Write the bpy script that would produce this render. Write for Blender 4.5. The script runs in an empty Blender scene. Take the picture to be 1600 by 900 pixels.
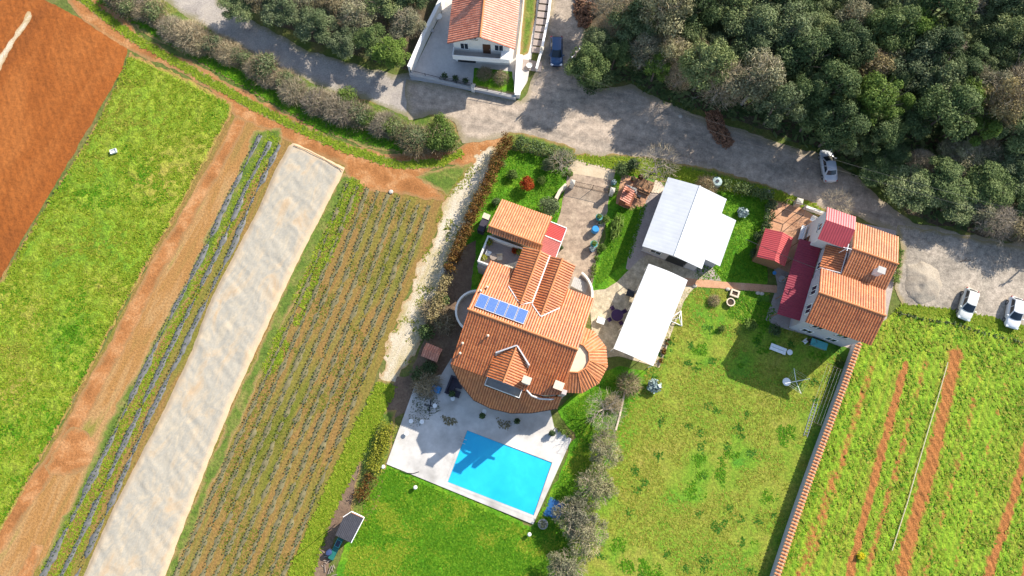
import bpy, bmesh, math, random
import numpy as np
from mathutils import Vector, Matrix

SC = bpy.context.scene
COL = SC.collection
R = math.radians

# ------------------------------------------------------------------ camera, sky, sun, exposure
F, TILT, H = 1067.0, R(12), 84.0
cam_d = bpy.data.cameras.new('camera')
cam_d.sensor_fit = 'HORIZONTAL'; cam_d.sensor_width = 36.0; cam_d.lens = 36.0 * F / 1600.0
cam_d.clip_start = 1.0; cam_d.clip_end = 3000.0
cam = bpy.data.objects.new('camera', cam_d); COL.objects.link(cam)
cam.location = (0, 0, H); cam.rotation_euler = (TILT, 0, 0)
SC.camera = cam

SUN_EL = R(34.5); SUN_AZ_DIR = Vector((0.780, 0.625))          # horizontal direction towards the sun
w = bpy.data.worlds.new('World'); SC.world = w; w.use_nodes = True
wn = w.node_tree
sky = wn.nodes.new('ShaderNodeTexSky'); sky.sky_type = 'NISHITA'; sky.sun_disc = False
sky.sun_elevation = SUN_EL; sky.sun_rotation = math.atan2(SUN_AZ_DIR.x, SUN_AZ_DIR.y)
bg = wn.nodes['Background']; bg.inputs['Strength'].default_value = 0.135
wn.links.new(sky.outputs[0], bg.inputs[0])
sun_d = bpy.data.lights.new('sun', 'SUN'); sun_d.energy = 4.7; sun_d.angle = R(0.5); sun_d.color = (1.0, 0.93, 0.82)
sun = bpy.data.objects.new('sun', sun_d); COL.objects.link(sun)
sv = Vector((SUN_AZ_DIR.x * math.cos(SUN_EL), SUN_AZ_DIR.y * math.cos(SUN_EL), math.sin(SUN_EL)))
sun.rotation_euler = sv.to_track_quat('Z', 'Y').to_euler(); sun.location = sv * 150
vs = SC.view_settings
SC.display_settings.display_device = 'sRGB'
vs.view_transform = 'Standard'; vs.look = 'None'; vs.exposure = 1.0; vs.gamma = 1.0; vs.use_curve_mapping = False
try:
    SC.cycles.max_bounces = 6; SC.cycles.diffuse_bounces = 3; SC.cycles.transparent_max_bounces = 8
    SC.cycles.use_denoising = True
except Exception:
    pass

# ------------------------------------------------------------------ photo pixel -> ground
def P(u, v, h=0.0):
    dx = (u - 800) / F; dy = -(v - 450) / F
    c, s = math.cos(TILT), math.sin(TILT)
    rx, ry, rz = dx, dy * c + s, dy * s - c
    k = (h - H) / rz
    return Vector((rx * k, ry * k, h))
def PL(pts, h=0.0): return [tuple(P(u, v, h).xy) for u, v in pts]

# ------------------------------------------------------------------ numpy noise
def _hash(ix, iy, seed):
    n = (ix.astype(np.int64) * 374761393 + iy.astype(np.int64) * 668265263 + seed * 1442695041) & 0x7fffffff
    n = ((n ^ (n >> 13)) * 1274126177) & 0x7fffffff
    return ((n ^ (n >> 16)) & 0xffff) / 65535.0
def vnoise(x, y, seed=0):
    x0 = np.floor(x); y0 = np.floor(y); fx = x - x0; fy = y - y0
    fx = fx * fx * (3 - 2 * fx); fy = fy * fy * (3 - 2 * fy)
    a = _hash(x0, y0, seed); b = _hash(x0 + 1, y0, seed); c = _hash(x0, y0 + 1, seed); d = _hash(x0 + 1, y0 + 1, seed)
    return (a * (1 - fx) + b * fx) * (1 - fy) + (c * (1 - fx) + d * fx) * fy
def fbm(x, y, scale=1.0, octv=4, seed=0):
    s = 0; a = 0.5; t = 0
    x = np.asarray(x, float) / scale; y = np.asarray(y, float) / scale
    for o in range(octv):
        s = s + a * vnoise(x * 2 ** o, y * 2 ** o, seed + o * 17); t += a; a *= 0.55
    return s / t * 2 - 1

def sdist(X, Y, poly):
    """signed distance, positive inside"""
    d = np.full(X.shape, 1e9); ins = np.zeros(X.shape, bool); n = len(poly)
    for i in range(n):
        x1, y1 = poly[i]; x2, y2 = poly[(i + 1) % n]
        ex, ey = x2 - x1, y2 - y1; L = ex * ex + ey * ey + 1e-12
        t = np.clip(((X - x1) * ex + (Y - y1) * ey) / L, 0, 1)
        d = np.minimum(d, np.hypot(X - x1 - t * ex, Y - y1 - t * ey))
        cr = ((y1 > Y) != (y2 > Y)) & (X < (x2 - x1) * (Y - y1) / ((y2 - y1) if y2 != y1 else 1e-12) + x1)
        ins ^= cr
    return np.where(ins, d, -d)

# ------------------------------------------------------------------ tagging
def tag(o, label=None, cat=None, group=None, kind=None):
    if label: o['label'] = label
    if cat: o['category'] = cat
    if group: o['group'] = group
    if kind: o['kind'] = kind
    return o
def empty(name, loc=(0, 0, 0), rz=0.0):
    o = bpy.data.objects.new(name, None); COL.objects.link(o)
    o.empty_display_size = 0.3; o.location = loc; o.rotation_euler = (0, 0, rz); return o
def thing(name, label, cat, loc=(0, 0, 0), rz=0.0, group=None):
    return tag(empty(name, loc, rz), label, cat, group)
def mesh_obj(name, me, mats, parent=None):
    if not isinstance(mats, (list, tuple)): mats = [mats]
    for m in mats: me.materials.append(m)
    o = bpy.data.objects.new(name, me); COL.objects.link(o)
    if parent: o.parent = parent
    return o
def copy_tree(o, loc=None, rz=None, scale=None, parent=None):
    c = o.copy(); COL.objects.link(c)
    if parent: c.parent = parent
    if loc is not None: c.location = loc
    if rz is not None: c.rotation_euler = (0, 0, rz)
    if scale is not None: c.scale = scale if hasattr(scale, '__len__') else (scale,) * 3
    for ch in list(o.children): copy_tree(ch, parent=c)
    return c

# ------------------------------------------------------------------ mesh builder
class MB:
    def __init__(s): s.v = []; s.f = []; s.mi = []; s.uv = []
    def add(s, vs, fs, mi=0, uvs=None):
        b = len(s.v); s.v += [tuple(p) for p in vs]
        for k, f in enumerate(fs):
            s.f.append(tuple(i + b for i in f)); s.mi.append(mi)
            s.uv.append(uvs[k] if uvs else None)
        return s
    def box(s, x0, x1, y0, y1, z0, z1, mi=0):
        v = [(x0, y0, z0), (x1, y0, z0), (x1, y1, z0), (x0, y1, z0), (x0, y0, z1), (x1, y0, z1), (x1, y1, z1), (x0, y1, z1)]
        return s.add(v, [(3, 2, 1, 0), (4, 5, 6, 7), (0, 1, 5, 4), (1, 2, 6, 5), (2, 3, 7, 6), (3, 0, 4, 7)], mi)
    def obox(s, c, sz, rz=0.0, mi=0, tilt=0.0):
        M = Matrix.Translation(c) @ Matrix.Rotation(rz, 4, 'Z') @ Matrix.Rotation(tilt, 4, 'Y')
        a, b, d = sz[0] / 2, sz[1] / 2, sz[2] / 2
        v = [M @ Vector(p) for p in [(-a, -b, -d), (a, -b, -d), (a, b, -d), (-a, b, -d), (-a, -b, d), (a, -b, d), (a, b, d), (-a, b, d)]]
        return s.add(v, [(3, 2, 1, 0), (4, 5, 6, 7), (0, 1, 5, 4), (1, 2, 6, 5), (2, 3, 7, 6), (3, 0, 4, 7)], mi)
    def tube(s, p0, p1, r0, r1=None, n=6, mi=0, cap=True):
        r1 = r0 if r1 is None else r1
        p0 = Vector(p0); p1 = Vector(p1); d = p1 - p0
        if d.length < 1e-6: return s
        d.normalize(); a = d.orthogonal().normalized(); b = d.cross(a)
        v = []
        for p, r in ((p0, r0), (p1, r1)):
            for k in range(n):
                t = 2 * math.pi * k / n; v.append(p + (a * math.cos(t) + b * math.sin(t)) * r)
        fs = [(k, (k + 1) % n, n + (k + 1) % n, n + k) for k in range(n)]
        if cap: fs += [tuple(range(n - 1, -1, -1)), tuple(range(n, 2 * n))]
        return s.add(v, fs, mi)
    def path(s, pts, r, n=6, mi=0):
        for a, b in zip(pts[:-1], pts[1:]): s.tube(a, b, r, r, n, mi)
        return s
    def lathe(s, prof, c=(0, 0, 0), n=16, mi=0):
        v = []; fs = []
        for r, z in prof:
            for k in range(n):
                t = 2 * math.pi * k / n; v.append((c[0] + r * math.cos(t), c[1] + r * math.sin(t), c[2] + z))
        for i in range(len(prof) - 1):
            for k in range(n):
                k2 = (k + 1) % n; fs.append((i * n + k, i * n + k2, (i + 1) * n + k2, (i + 1) * n + k))
        fs.append(tuple(range(n - 1, -1, -1))); m = (len(prof) - 1) * n; fs.append(tuple(range(m, m + n)))
        return s.add(v, fs, mi)
    def prism(s, poly, z0, z1, mi=0):
        """vertical prism over a 2D polygon"""
        n = len(poly)
        if sum(poly[i][0] * poly[(i + 1) % n][1] - poly[(i + 1) % n][0] * poly[i][1] for i in range(n)) < 0: poly = poly[::-1]
        v = [(x, y, z0) for x, y in poly] + [(x, y, z1) for x, y in poly]
        fs = [tuple(range(n - 1, -1, -1)), tuple(range(n, 2 * n))] + [(k, (k + 1) % n, n + (k + 1) % n, n + k) for k in range(n)]
        return s.add(v, fs, mi)
    def gable(s, prof, a0, a1, axis='x', mi=0):
        """profile (t,z) extruded along x (t=y) or along y (t=x)"""
        n = len(prof); v = []
        for a in (a0, a1):
            for t, z in prof: v.append((a, t, z) if axis == 'x' else (t, a, z))
        fs = [tuple(range(n)), tuple(range(2 * n - 1, n - 1, -1))] + [(k, n + k, n + (k + 1) % n, (k + 1) % n) for k in range(n)]
        return s.add(v, fs, mi)
    def slope(s, O, eu, ev, poly, rib=0.30, amp=0.07, thick=0.1, mi=0, sub=6, over=0.012):
        """a tiled or corrugated roof plane: polygon in (u along the eave, v up the slope), ribs running up the slope"""
        O = Vector(O); eu = Vector(eu).normalized(); ev = Vector(ev).normalized(); en = eu.cross(ev)
        if en.z < 0: en = -en
        us = [p[0] for p in poly]; u0, u1 = min(us), max(us)
        cols = set(np.arange(math.floor(u0 / rib) * rib, u1 + rib, rib / sub).tolist()); cols |= set(us)
        cols = sorted(c for c in cols if u0 - 1e-6 <= c <= u1 + 1e-6)
        n = len(poly)
        def spans(u):
            r = []
            for i in range(n):
                (x1, y1), (x2, y2) = poly[i], poly[(i + 1) % n]
                if (x1 > u) != (x2 > u): r.append(y1 + (y2 - y1) * (u - x1) / (x2 - x1))
            return sorted(r)
        def prof(u):
            t = (u / rib) % 1.0
            return amp * (abs(math.sin(math.pi * t)) ** 0.8)
        for a, b in zip(cols[:-1], cols[1:]):
            if b - a < 1e-5: continue
            A = spans(a + 1e-6); B = spans(b - 1e-6)
            for k in range(0, min(len(A), len(B)) - 1, 2):
                q = [(a, A[k]), (b, B[k]), (b, B[k + 1]), (a, A[k + 1])]
                pts = [O + eu * x + ev * y + en * (prof(x) + over) for x, y in q]
                order = (0, 1, 2, 3) if (pts[1] - pts[0]).cross(pts[3] - pts[0]).dot(en) > 0 else (3, 2, 1, 0)
                s.add(pts, [order], mi, [[q[i] for i in order]])
                low = [O + eu * x + ev * y - en * thick for x, y in q]
                s.add(low, [order[::-1]], mi, [[q[i] for i in order[::-1]]])
                s.add([pts[0], pts[1], low[1], low[0]], [(0, 1, 2, 3)], mi, [[q[0], q[1], q[1], q[0]]])
                s.add([pts[2], pts[3], low[3], low[2]], [(0, 1, 2, 3)], mi, [[q[2], q[3], q[3], q[2]]])
        for i in range(n):
            q = [poly[i], poly[(i + 1) % n]]
            t = [O + eu * x + ev * y + en * over for x, y in q]; l = [O + eu * x + ev * y - en * thick for x, y in q]
            s.add([t[0], t[1], l[1], l[0]], [(0, 1, 2, 3)], mi, [[q[0], q[1], q[1], q[0]]])
        return s
    def build(s, name, mats, parent=None, smooth=False):
        me = bpy.data.meshes.new(name); me.from_pydata(s.v, [], s.f)
        if any(u is not None for u in s.uv):
            lay = me.uv_layers.new(name='UVMap').data; k = 0
            for f, u in zip(s.f, s.uv):
                for i in range(len(f)):
                    lay[k].uv = u[i] if u else (0, 0); k += 1
        o = mesh_obj(name, me, mats, parent)
        me.polygons.foreach_set('material_index', s.mi)
        if smooth: me.polygons.foreach_set('use_smooth', [True] * len(s.f))
        me.update(); return o

# ------------------------------------------------------------------ materials
MAT = {}
def hexc(h):
    r = [int(h[i:i + 2], 16) / 255 for i in (0, 2, 4)]
    return tuple(((c / 12.92) if c <= .04045 else ((c + .055) / 1.055) ** 2.4) for c in r) + (1,)
def C(*a): return tuple(a) + (1,)
class NT:
    def __init__(s, name):
        s.m = bpy.data.materials.new(name); s.m.use_nodes = True; s.t = s.m.node_tree; s.b = s.t.nodes['Principled BSDF']
        s.b.inputs['Specular IOR Level'].default_value = 0.25
        MAT[name] = s.m
    def n(s, ty, **kw):
        o = s.t.nodes.new(ty)
        for k, v in kw.items(): setattr(o, k, v)
        return o
    def l(s, a, b): s.t.links.new(a, b)
    def pos(s, rot=0.0, scale=(1, 1, 1), obj=False):
        if obj: src = s.n('ShaderNodeTexCoord').outputs['Object']
        else: src = s.n('ShaderNodeNewGeometry').outputs['Position']
        if rot == 0 and scale == (1, 1, 1): return src
        a = s.n('ShaderNodeMapping'); a.inputs['Rotation'].default_value = (0, 0, rot)
        b = s.n('ShaderNodeMapping'); b.inputs['Scale'].default_value = scale
        s.l(src, a.inputs[0]); s.l(a.outputs[0], b.inputs[0]); return b.outputs[0]
    def noise(s, vec, scale, detail=5, rough=.6, dist=0.0):
        o = s.n('ShaderNodeTexNoise'); o.inputs['Scale'].default_value = scale; o.inputs['Detail'].default_value = detail
        o.inputs['Roughness'].default_value = rough; o.inputs['Distortion'].default_value = dist; s.l(vec, o.inputs['Vector']); return o.outputs['Fac']
    def ramp(s, fac, stops):
        o = s.n('ShaderNodeValToRGB'); e = o.color_ramp.elements
        while len(e) < len(stops): e.new(0.5)
        for i, (p, c) in enumerate(stops): e[i].position = p; e[i].color = c
        s.l(fac, o.inputs[0]); return o.outputs[0]
    def mix(s, fac, a, b, mode='MIX'):
        o = s.n('ShaderNodeMix', data_type='RGBA', blend_type=mode)
        for sock, val in ((o.inputs[0], fac), (o.inputs[6], a), (o.inputs[7], b)):
            if hasattr(val, 'links'): s.l(val, sock)
            else: sock.default_value = val
        return o.outputs[2]
    def math(s, op, a, b=0.0, clamp=False):
        o = s.n('ShaderNodeMath', operation=op); o.use_clamp = clamp
        for i, val in enumerate((a, b)):
            if hasattr(val, 'links'): s.l(val, o.inputs[i])
            else: o.inputs[i].default_value = val
        return o.outputs[0]
    def bump(s, h, strength=.4, dist=.1):
        o = s.n('ShaderNodeBump'); o.inputs['Strength'].default_value = strength; o.inputs['Distance'].default_value = dist
        s.l(h, o.inputs['Height']); s.l(o.outputs[0], s.b.inputs['Normal'])
    def out(s, col, rough=.9):
        if hasattr(col, 'links'): s.l(col, s.b.inputs['Base Color'])
        else: s.b.inputs['Base Color'].default_value = col
        if hasattr(rough, 'links'): s.l(rough, s.b.inputs['Roughness'])
        else: s.b.inputs['Roughness'].default_value = rough
        return s.m
def nat(name, stops, s1=.25, s2=3.0, var=.45, rough=.95, bump=.5, bdist=.15, rot=0.0, stretch=None, edge=None, s3=None, obj=False, specks=None):
    """natural ground: broad patches x fine mottling, optional stretch along rows, optional blend to an edge colour (attribute sd)"""
    t = NT(name); p = t.pos(obj=obj); ps = t.pos(rot, stretch, obj=obj) if stretch else p
    a = t.noise(ps, s1, 7, .65, .4)
    col = t.ramp(a, stops)
    f = t.noise(p, s2, 4, .7)
    k = t.ramp(f, [(.25, C(1 - var, 1 - var, 1 - var)), (.75, C(1 + var, 1 + var, 1 + var))])
    col = t.mix(1.0, col, k, 'MULTIPLY')
    if s3:
        f3 = t.noise(p, s3, 3, .6)
        k3 = t.ramp(f3, [(.3, C(.72, .72, .72)), (.7, C(1.28, 1.28, 1.28))]); col = t.mix(1.0, col, k3, 'MULTIPLY')
    if specks:
        sc, lo, c2 = specks; fs = t.noise(p, sc, 2, .5)
        m = t.math('MULTIPLY', t.math('SUBTRACT', fs, lo), 12, True); col = t.mix(m, col, c2)
    if edge:
        ec, wd = edge
        at = t.n('ShaderNodeAttribute', attribute_name='sd').outputs['Fac']
        e = t.math('ADD', t.math('MULTIPLY', at, 1.0 / wd), t.math('MULTIPLY', t.math('SUBTRACT', a, .5), 2.2))
        e = t.math('ADD', e, t.math('MULTIPLY', t.math('SUBTRACT', f, .5), 1.5), True)
        col = t.mix(e, ec, col)
    if bump: t.bump(f, bump, bdist)
    return t.out(col, rough)
def plain(name, col, rough=.6, metal=0.0, var=.12, scale=4.0, spec=.3, bump=0.0, obj=True):
    t = NT(name); p = t.pos(obj=obj)
    f = t.noise(p, scale, 5, .65)
    k = t.ramp(f, [(.25, C(1 - var, 1 - var, 1 - var)), (.75, C(1 + var, 1 + var, 1 + var))])
    c = t.mix(1.0, col, k, 'MULTIPLY'); t.b.inputs['Metallic'].default_value = metal; t.b.inputs['Specular IOR Level'].default_value = spec
    if bump: t.bump(f, bump, .02)
    return t.out(c, rough)
def tiles(name, c1, c2, c3, rib=.30, course=.42):
    t = NT(name); uv = t.n('ShaderNodeUVMap').outputs[0]
    sep = t.n('ShaderNodeSeparateXYZ'); t.l(uv, sep.inputs[0])
    fx = t.math('FLOOR', t.math('DIVIDE', sep.outputs[0], rib)); fy = t.math('FLOOR', t.math('DIVIDE', sep.outputs[1], course))
    cb = t.n('ShaderNodeCombineXYZ'); t.l(fx, cb.inputs[0]); t.l(fy, cb.inputs[1])
    wn_ = t.n('ShaderNodeTexWhiteNoise', noise_dimensions='2D'); t.l(cb.outputs[0], wn_.inputs['Vector'])
    col = t.ramp(wn_.outputs['Value'], [(0, c1), (.5, c2), (1, c3)])
    p = t.pos(obj=True); big = t.noise(p, .5, 5, .6)
    k = t.ramp(big, [(.3, C(.8, .8, .8)), (.7, C(1.15, 1.15, 1.15))]); col = t.mix(1.0, col, k, 'MULTIPLY')
    fine = t.noise(p, 6, 3, .6); k2 = t.ramp(fine, [(.3, C(.82, .82, .82)), (.7, C(1.12, 1.12, 1.12))]); col = t.mix(1.0, col, k2, 'MULTIPLY')
    # course joints: a shallow step at the foot of each tile
    fr = t.math('FRACT', t.math('DIVIDE', sep.outputs[1], course)); t.bump(fr, .5, .03)
    # dirt lies in the channels between the cover tiles
    ch = t.math('FRACT', t.math('DIVIDE', sep.outputs[0], rib)); ch = t.math('ABSOLUTE', t.math('SUBTRACT', ch, .5))
    kc = t.ramp(ch, [(.27, C(1.08, 1.08, 1.08)), (.44, C(.60, .48, .40))]); col = t.mix(1.0, col, kc, 'MULTIPLY')
    t.b.inputs['Specular IOR Level'].default_value = .75
    return t.out(col, .5)
def foliage(name, c1, c2, c3, trans=.25, hv=.25):
    t = NT(name)
    at = t.n('ShaderNodeAttribute', attribute_name='leaf').outputs['Fac']
    col = t.ramp(at, [(0, c1), (.5, c2), (1, c3)])
    oi = t.n('ShaderNodeObjectInfo').outputs['Random']
    k = t.ramp(oi, [(0, C(1 - hv, 1 - hv, 1 - hv * .6)), (.5, C(1, 1, 1)), (1, C(1 + hv, 1 + hv * .8, 1 + hv * .3))])
    col = t.mix(1.0, col, k, 'MULTIPLY')
    t.l(col, t.b.inputs['Base Color']); t.b.inputs['Roughness'].default_value = .7; t.b.inputs['Specular IOR Level'].default_value = .15
    if trans:
        tr = t.n('ShaderNodeBsdfTranslucent'); t.l(col, tr.inputs[0])
        mx = t.n('ShaderNodeMixShader'); mx.inputs[0].default_value = trans
        t.l(t.b.outputs[0], mx.inputs[1]); t.l(tr.outputs[0], mx.inputs[2]); t.l(mx.outputs[0], t.t.nodes['Material Output'].inputs[0])
    return t.m

# ------------------------------------------------------------------ ground sheets
def sheet(name, poly, mat, z, step=.45, amp=.5, ns=2.0, seed=1, label=None, kind='structure', disp=None, cat=None, parent=None, extra=None):
    """a ground layer: polygon (world xy) whose border is roughened by noise, meshed on a grid and cut along the border"""
    xs = [p[0] for p in poly]; ys = [p[1] for p in poly]; m = amp * 1.5 + step
    gx = np.arange(min(xs) - m, max(xs) + m + step, step); gy = np.arange(min(ys) - m, max(ys) + m + step, step)
    X, Y = np.meshgrid(gx, gy, indexing='ij'); X = X.ravel(); Y = Y.ravel(); ny = len(gy)
    sd = sdist(X, Y, poly); f = sd + (amp * fbm(X, Y, ns, 5, seed) if amp else 0); f = np.where(np.abs(f) < 1e-4, 1e-4, f)
    i, j = np.meshgrid(np.arange(len(gx) - 1), np.arange(ny - 1), indexing='ij'); a = (i * ny + j).ravel()
    tri = np.concatenate([np.stack([a, a + ny, a + ny + 1], 1), np.stack([a, a + ny + 1, a + 1], 1)])
    pos = f[tri] > 0; cnt = pos.sum(1)
    full = tri[cnt == 3]; part = tri[(cnt > 0) & (cnt < 3)]; pp = pos[(cnt > 0) & (cnt < 3)]
    nv = len(X); ex = []; ey = []; es = []; cache = {}; faces = [tuple(t) for t in full.tolist()]
    def cut(p, q):
        k = (p, q) if p < q else (q, p)
        if k not in cache:
            t = f[p] / (f[p] - f[q]); cache[k] = nv + len(ex)
            ex.append(X[p] + t * (X[q] - X[p])); ey.append(Y[p] + t * (Y[q] - Y[p])); es.append(0.0)
        return cache[k]
    for t, q in zip(part.tolist(), pp.tolist()):
        out = []
        for k in range(3):
            n = (k + 1) % 3
            if q[k]: out.append(t[k])
            if q[k] != q[n]: out.append(cut(t[k], t[n]))
        if len(out) >= 3: faces.append(tuple(out))
    X = np.concatenate([X, ex]); Y = np.concatenate([Y, ey]); S = np.concatenate([np.maximum(f, 0), es])
    used = np.zeros(len(X), bool)
    for t in faces: used[list(t)] = True
    idx = np.cumsum(used) - 1
    faces = [tuple(int(idx[k]) for k in t) for t in faces]
    X = X[used]; Y = Y[used]; S = S[used]
    Z = np.full(len(X), float(z))
    if disp is not None: Z = Z + disp(X, Y, S)
    me = bpy.data.meshes.new(name); me.from_pydata(np.stack([X, Y, Z], 1).tolist(), [], faces)
    at = me.attributes.new('sd', 'FLOAT', 'POINT'); at.data.foreach_set('value', S.astype(np.float32))
    if extra is not None:
        a2 = me.attributes.new('row', 'FLOAT', 'POINT'); a2.data.foreach_set('value', extra(X, Y).astype(np.float32))
    if disp is not None: me.polygons.foreach_set('use_smooth', [True] * len(faces))
    o = mesh_obj(name, me, mat, parent); tag(o, label, cat, None, kind if not parent else None); return o
def band(pts, w0, w1=None):
    """polygon along a polyline (world xy) with width"""
    w1 = w0 if w1 is None else w1; n = len(pts); Lf = []; Rt = []
    for i in range(n):
        a = Vector(pts[max(i - 1, 0)]); b = Vector(pts[min(i + 1, n - 1)]); d = (b - a).normalized(); nn = Vector((-d.y, d.x))
        ww = (w0 + (w1 - w0) * i / (n - 1)) / 2; p = Vector(pts[i]); Lf.append(tuple(p + nn * ww)); Rt.append(tuple(p - nn * ww))
    return Lf + Rt[::-1]

def quads_mesh(name, V, mat, leaf=None, parent=None):
    """V: (n,4,3) numpy quads"""
    n = len(V); me = bpy.data.meshes.new(name)
    me.vertices.add(4 * n); me.vertices.foreach_set('co', V.reshape(-1).astype(np.float32))
    me.loops.add(4 * n); me.loops.foreach_set('vertex_index', np.arange(4 * n, dtype=np.int32))
    me.polygons.add(n); me.polygons.foreach_set('loop_start', np.arange(0, 4 * n, 4, dtype=np.int32)); me.polygons.foreach_set('loop_total', np.full(n, 4, np.int32))
    me.update(calc_edges=True)
    if leaf is not None:
        at = me.attributes.new('leaf', 'FLOAT', 'FACE'); at.data.foreach_set('value', leaf.astype(np.float32))
    return mesh_obj(name, me, mat, parent)
def inside_points(poly, n, rng):
    xs = [p[0] for p in poly]; ys = [p[1] for p in poly]; out = np.zeros((0, 2))
    while len(out) < n:
        q = np.stack([rng.uniform(min(xs), max(xs), n * 2), rng.uniform(min(ys), max(ys), n * 2)], 1)
        out = np.concatenate([out, q[sdist(q[:, 0], q[:, 1], poly) > 0]])
    return out[:n]
def tufts(name, pts, mat, hgt=.25, wid=.25, z=0.0, seed=1, label=None, parent=None, blades=2, kind='stuff', lean=4.0):
    hgt = hgt * .26 if lean == 4.0 else hgt
    """small upright leaf quads at given ground points"""
    rng = np.random.default_rng(seed); n = len(pts) * blades
    p = np.repeat(pts, blades, 0) + rng.normal(0, wid * .5, (n, 2))
    a = rng.uniform(0, 2 * np.pi, n); ww = wid * rng.uniform(.5, 1.3, n) / 2; hh = hgt * rng.uniform(.4, 1.3, n)
    dx = np.cos(a) * ww; dy = np.sin(a) * ww; la = rng.uniform(0, 2 * np.pi, n); lx = np.cos(la) * hh * lean; ly = np.sin(la) * hh * lean
    V = np.zeros((n, 4, 3)); zz = np.full(n, z)
    V[:, 0] = np.stack([p[:, 0] - dx, p[:, 1] - dy, zz], 1); V[:, 1] = np.stack([p[:, 0] + dx, p[:, 1] + dy, zz], 1)
    V[:, 2] = np.stack([p[:, 0] + dx * .8 + lx, p[:, 1] + dy * .8 + ly, zz + hh], 1); V[:, 3] = np.stack([p[:, 0] - dx * .8 + lx, p[:, 1] - dy * .8 + ly, zz + hh], 1)
    o = quads_mesh(name, V, mat, rng.uniform(0, 1, n), parent)
    if not parent: tag(o, label, None, None, kind)
    return o
# ------------------------------------------------------------------ ground materials
ROWROT = R(21.5)      # rotates world so that the crop rows run along local y
nat('soil_red', [(.34, C(.17, .050, .009)), (.5, C(.23, .067, .011)), (.64, C(.29, .095, .020))], .12, 2.2, .24, rot=ROWROT, stretch=(1, .35, 1), bump=.6, bdist=.2)
nat('soil_orange', [(.34, C(.21, .085, .025)), (.5, C(.31, .13, .042)), (.64, C(.40, .21, .09))], .35, 4, .35, bump=.5, edge=(C(.26, .15, .06), .5))
nat('soil_field', [(.30, C(.105, .125, .012)), (.43, C(.165, .14, .026)), (.53, C(.22, .125, .038)), (.64, C(.155, .145, .028))], .3, 3.5, .5, rot=ROWROT, stretch=(1, .12, 1), bump=.6)
nat('soil_lane', [(.3, C(.22, .14, .04)), (.45, C(.29, .145, .045)), (.55, C(.32, .185, .075)), (.7, C(.18, .165, .03))], .5, 4, .4, rot=ROWROT, stretch=(1, .15, 1), bump=.5)
nat('soil_row', [(.3, C(.16, .13, .025)), (.46, C(.24, .115, .038)), (.7, C(.30, .165, .07))], .9, 5, .6, bump=.6, edge=(C(.20, .25, .024), .75))
nat('meadow', [(.36, C(.10, .20, .010)), (.45, C(.155, .235, .014)), (.54, C(.20, .245, .02)), (.66, C(.27, .24, .04))], .1, 2.4, .5, bump=1.0, bdist=.3, s3=5, edge=(C(.30, .17, .06), .7))
nat('verge', [(.3, C(.05, .10, .012)), (.5, C(.10, .145, .02)), (.7, C(.20, .175, .05))], .45, 3, .5, bump=.8, edge=(C(.28, .18, .07), .45))
nat('grass_base', [(.3, C(.06, .10, .015)), (.5, C(.10, .12, .025)), (.7, C(.17, .13, .05))], .2, 2.5, .45, bump=.8)
nat('lawn_green', [(.36, C(.045, .155, .004)), (.5, C(.08, .215, .006)), (.62, C(.14, .235, .012))], .3, 2.4, .45, bump=.9, bdist=.12, s3=7)
nat('lawn_dry', [(.3, C(.06, .19, .012)), (.43, C(.115, .21, .013)), (.56, C(.185, .215, .024)), (.72, C(.235, .205, .04))], .17, 2.6, .45, bump=.8, s3=6, edge=(C(.06, .14, .012), 1.5))
nat('field_green', [(.29, C(.27, .14, .04)), (.4, C(.20, .23, .02)), (.53, C(.14, .25, .012)), (.68, C(.25, .30, .022))], .28, 2.4, .5, rot=ROWROT, stretch=(2.6, .05, 1), bump=1.0, bdist=.2, s3=6)
nat('gravel_road', [(.32, C(.18, .150, .12)), (.45, C(.28, .23, .18)), (.56, C(.37, .295, .225)), (.68, C(.25, .21, .17))], .3, 5, .3, rot=R(17), stretch=(.3, 1, 1), bump=.35, bdist=.06, s3=1.1, edge=(C(.24, .20, .12), .9))
nat('gravel_lane', [(.3, C(.22, .19, .165)), (.5, C(.30, .265, .23)), (.7, C(.38, .33, .27))], .4, 5, .3, bump=.35, bdist=.06, edge=(C(.20, .18, .10), .8))
nat('gravel_yard', [(.34, C(.21, .18, .145)), (.5, C(.28, .24, .19)), (.64, C(.35, .295, .235))], .25, 6, .28, bump=.5, bdist=.06, s3=1.5, edge=(C(.25, .2, .1), .6))
nat('stone_strip', [(.3, C(.26, .21, .06)), (.42, C(.38, .31, .17)), (.55, C(.47, .40, .29)), (.72, C(.52, .46, .36))], .5, 6, .3, bump=.7, bdist=.1, edge=(C(.36, .24, .12), .5), rot=ROWROT, stretch=(1, .4, 1))
nat('forest_floor', [(.3, C(.06, .045, .025)), (.5, C(.10, .075, .045)), (.7, C(.055, .075, .02))], .35, 4, .5, bump=.8)
nat('driveway', [(.3, C(.23, .17, .125)), (.5, C(.31, .235, .17)), (.7, C(.37, .29, .21))], .5, 6, .25, bump=.35, bdist=.05, s3=1.6)
nat('apron_slab', [(.3, C(.42, .33, .22)), (.7, C(.52, .42, .29))], .6, 6, .15, bump=.2, bdist=.03)
nat('patio_stone', [(.3, C(.36, .29, .19)), (.5, C(.42, .35, .24)), (.7, C(.48, .40, .29))], .7, 5, .3, bump=.4, bdist=.04, s3=1.5)
nat('terracotta_paving', [(.3, C(.40, .20, .11)), (.5, C(.45, .25, .145)), (.7, C(.50, .30, .19))], .5, 5, .2, bump=.3, bdist=.03)
nat('grey_paving', [(.3, C(.28, .23, .20)), (.5, C(.33, .27, .235)), (.7, C(.37, .31, .27))], .5, 5, .2, bump=.3, bdist=.03)
nat('dark_path', [(.3, C(.11, .075, .05)), (.5, C(.16, .105, .07)), (.7, C(.20, .145, .09))], .6, 4, .35, bump=.4)
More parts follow.
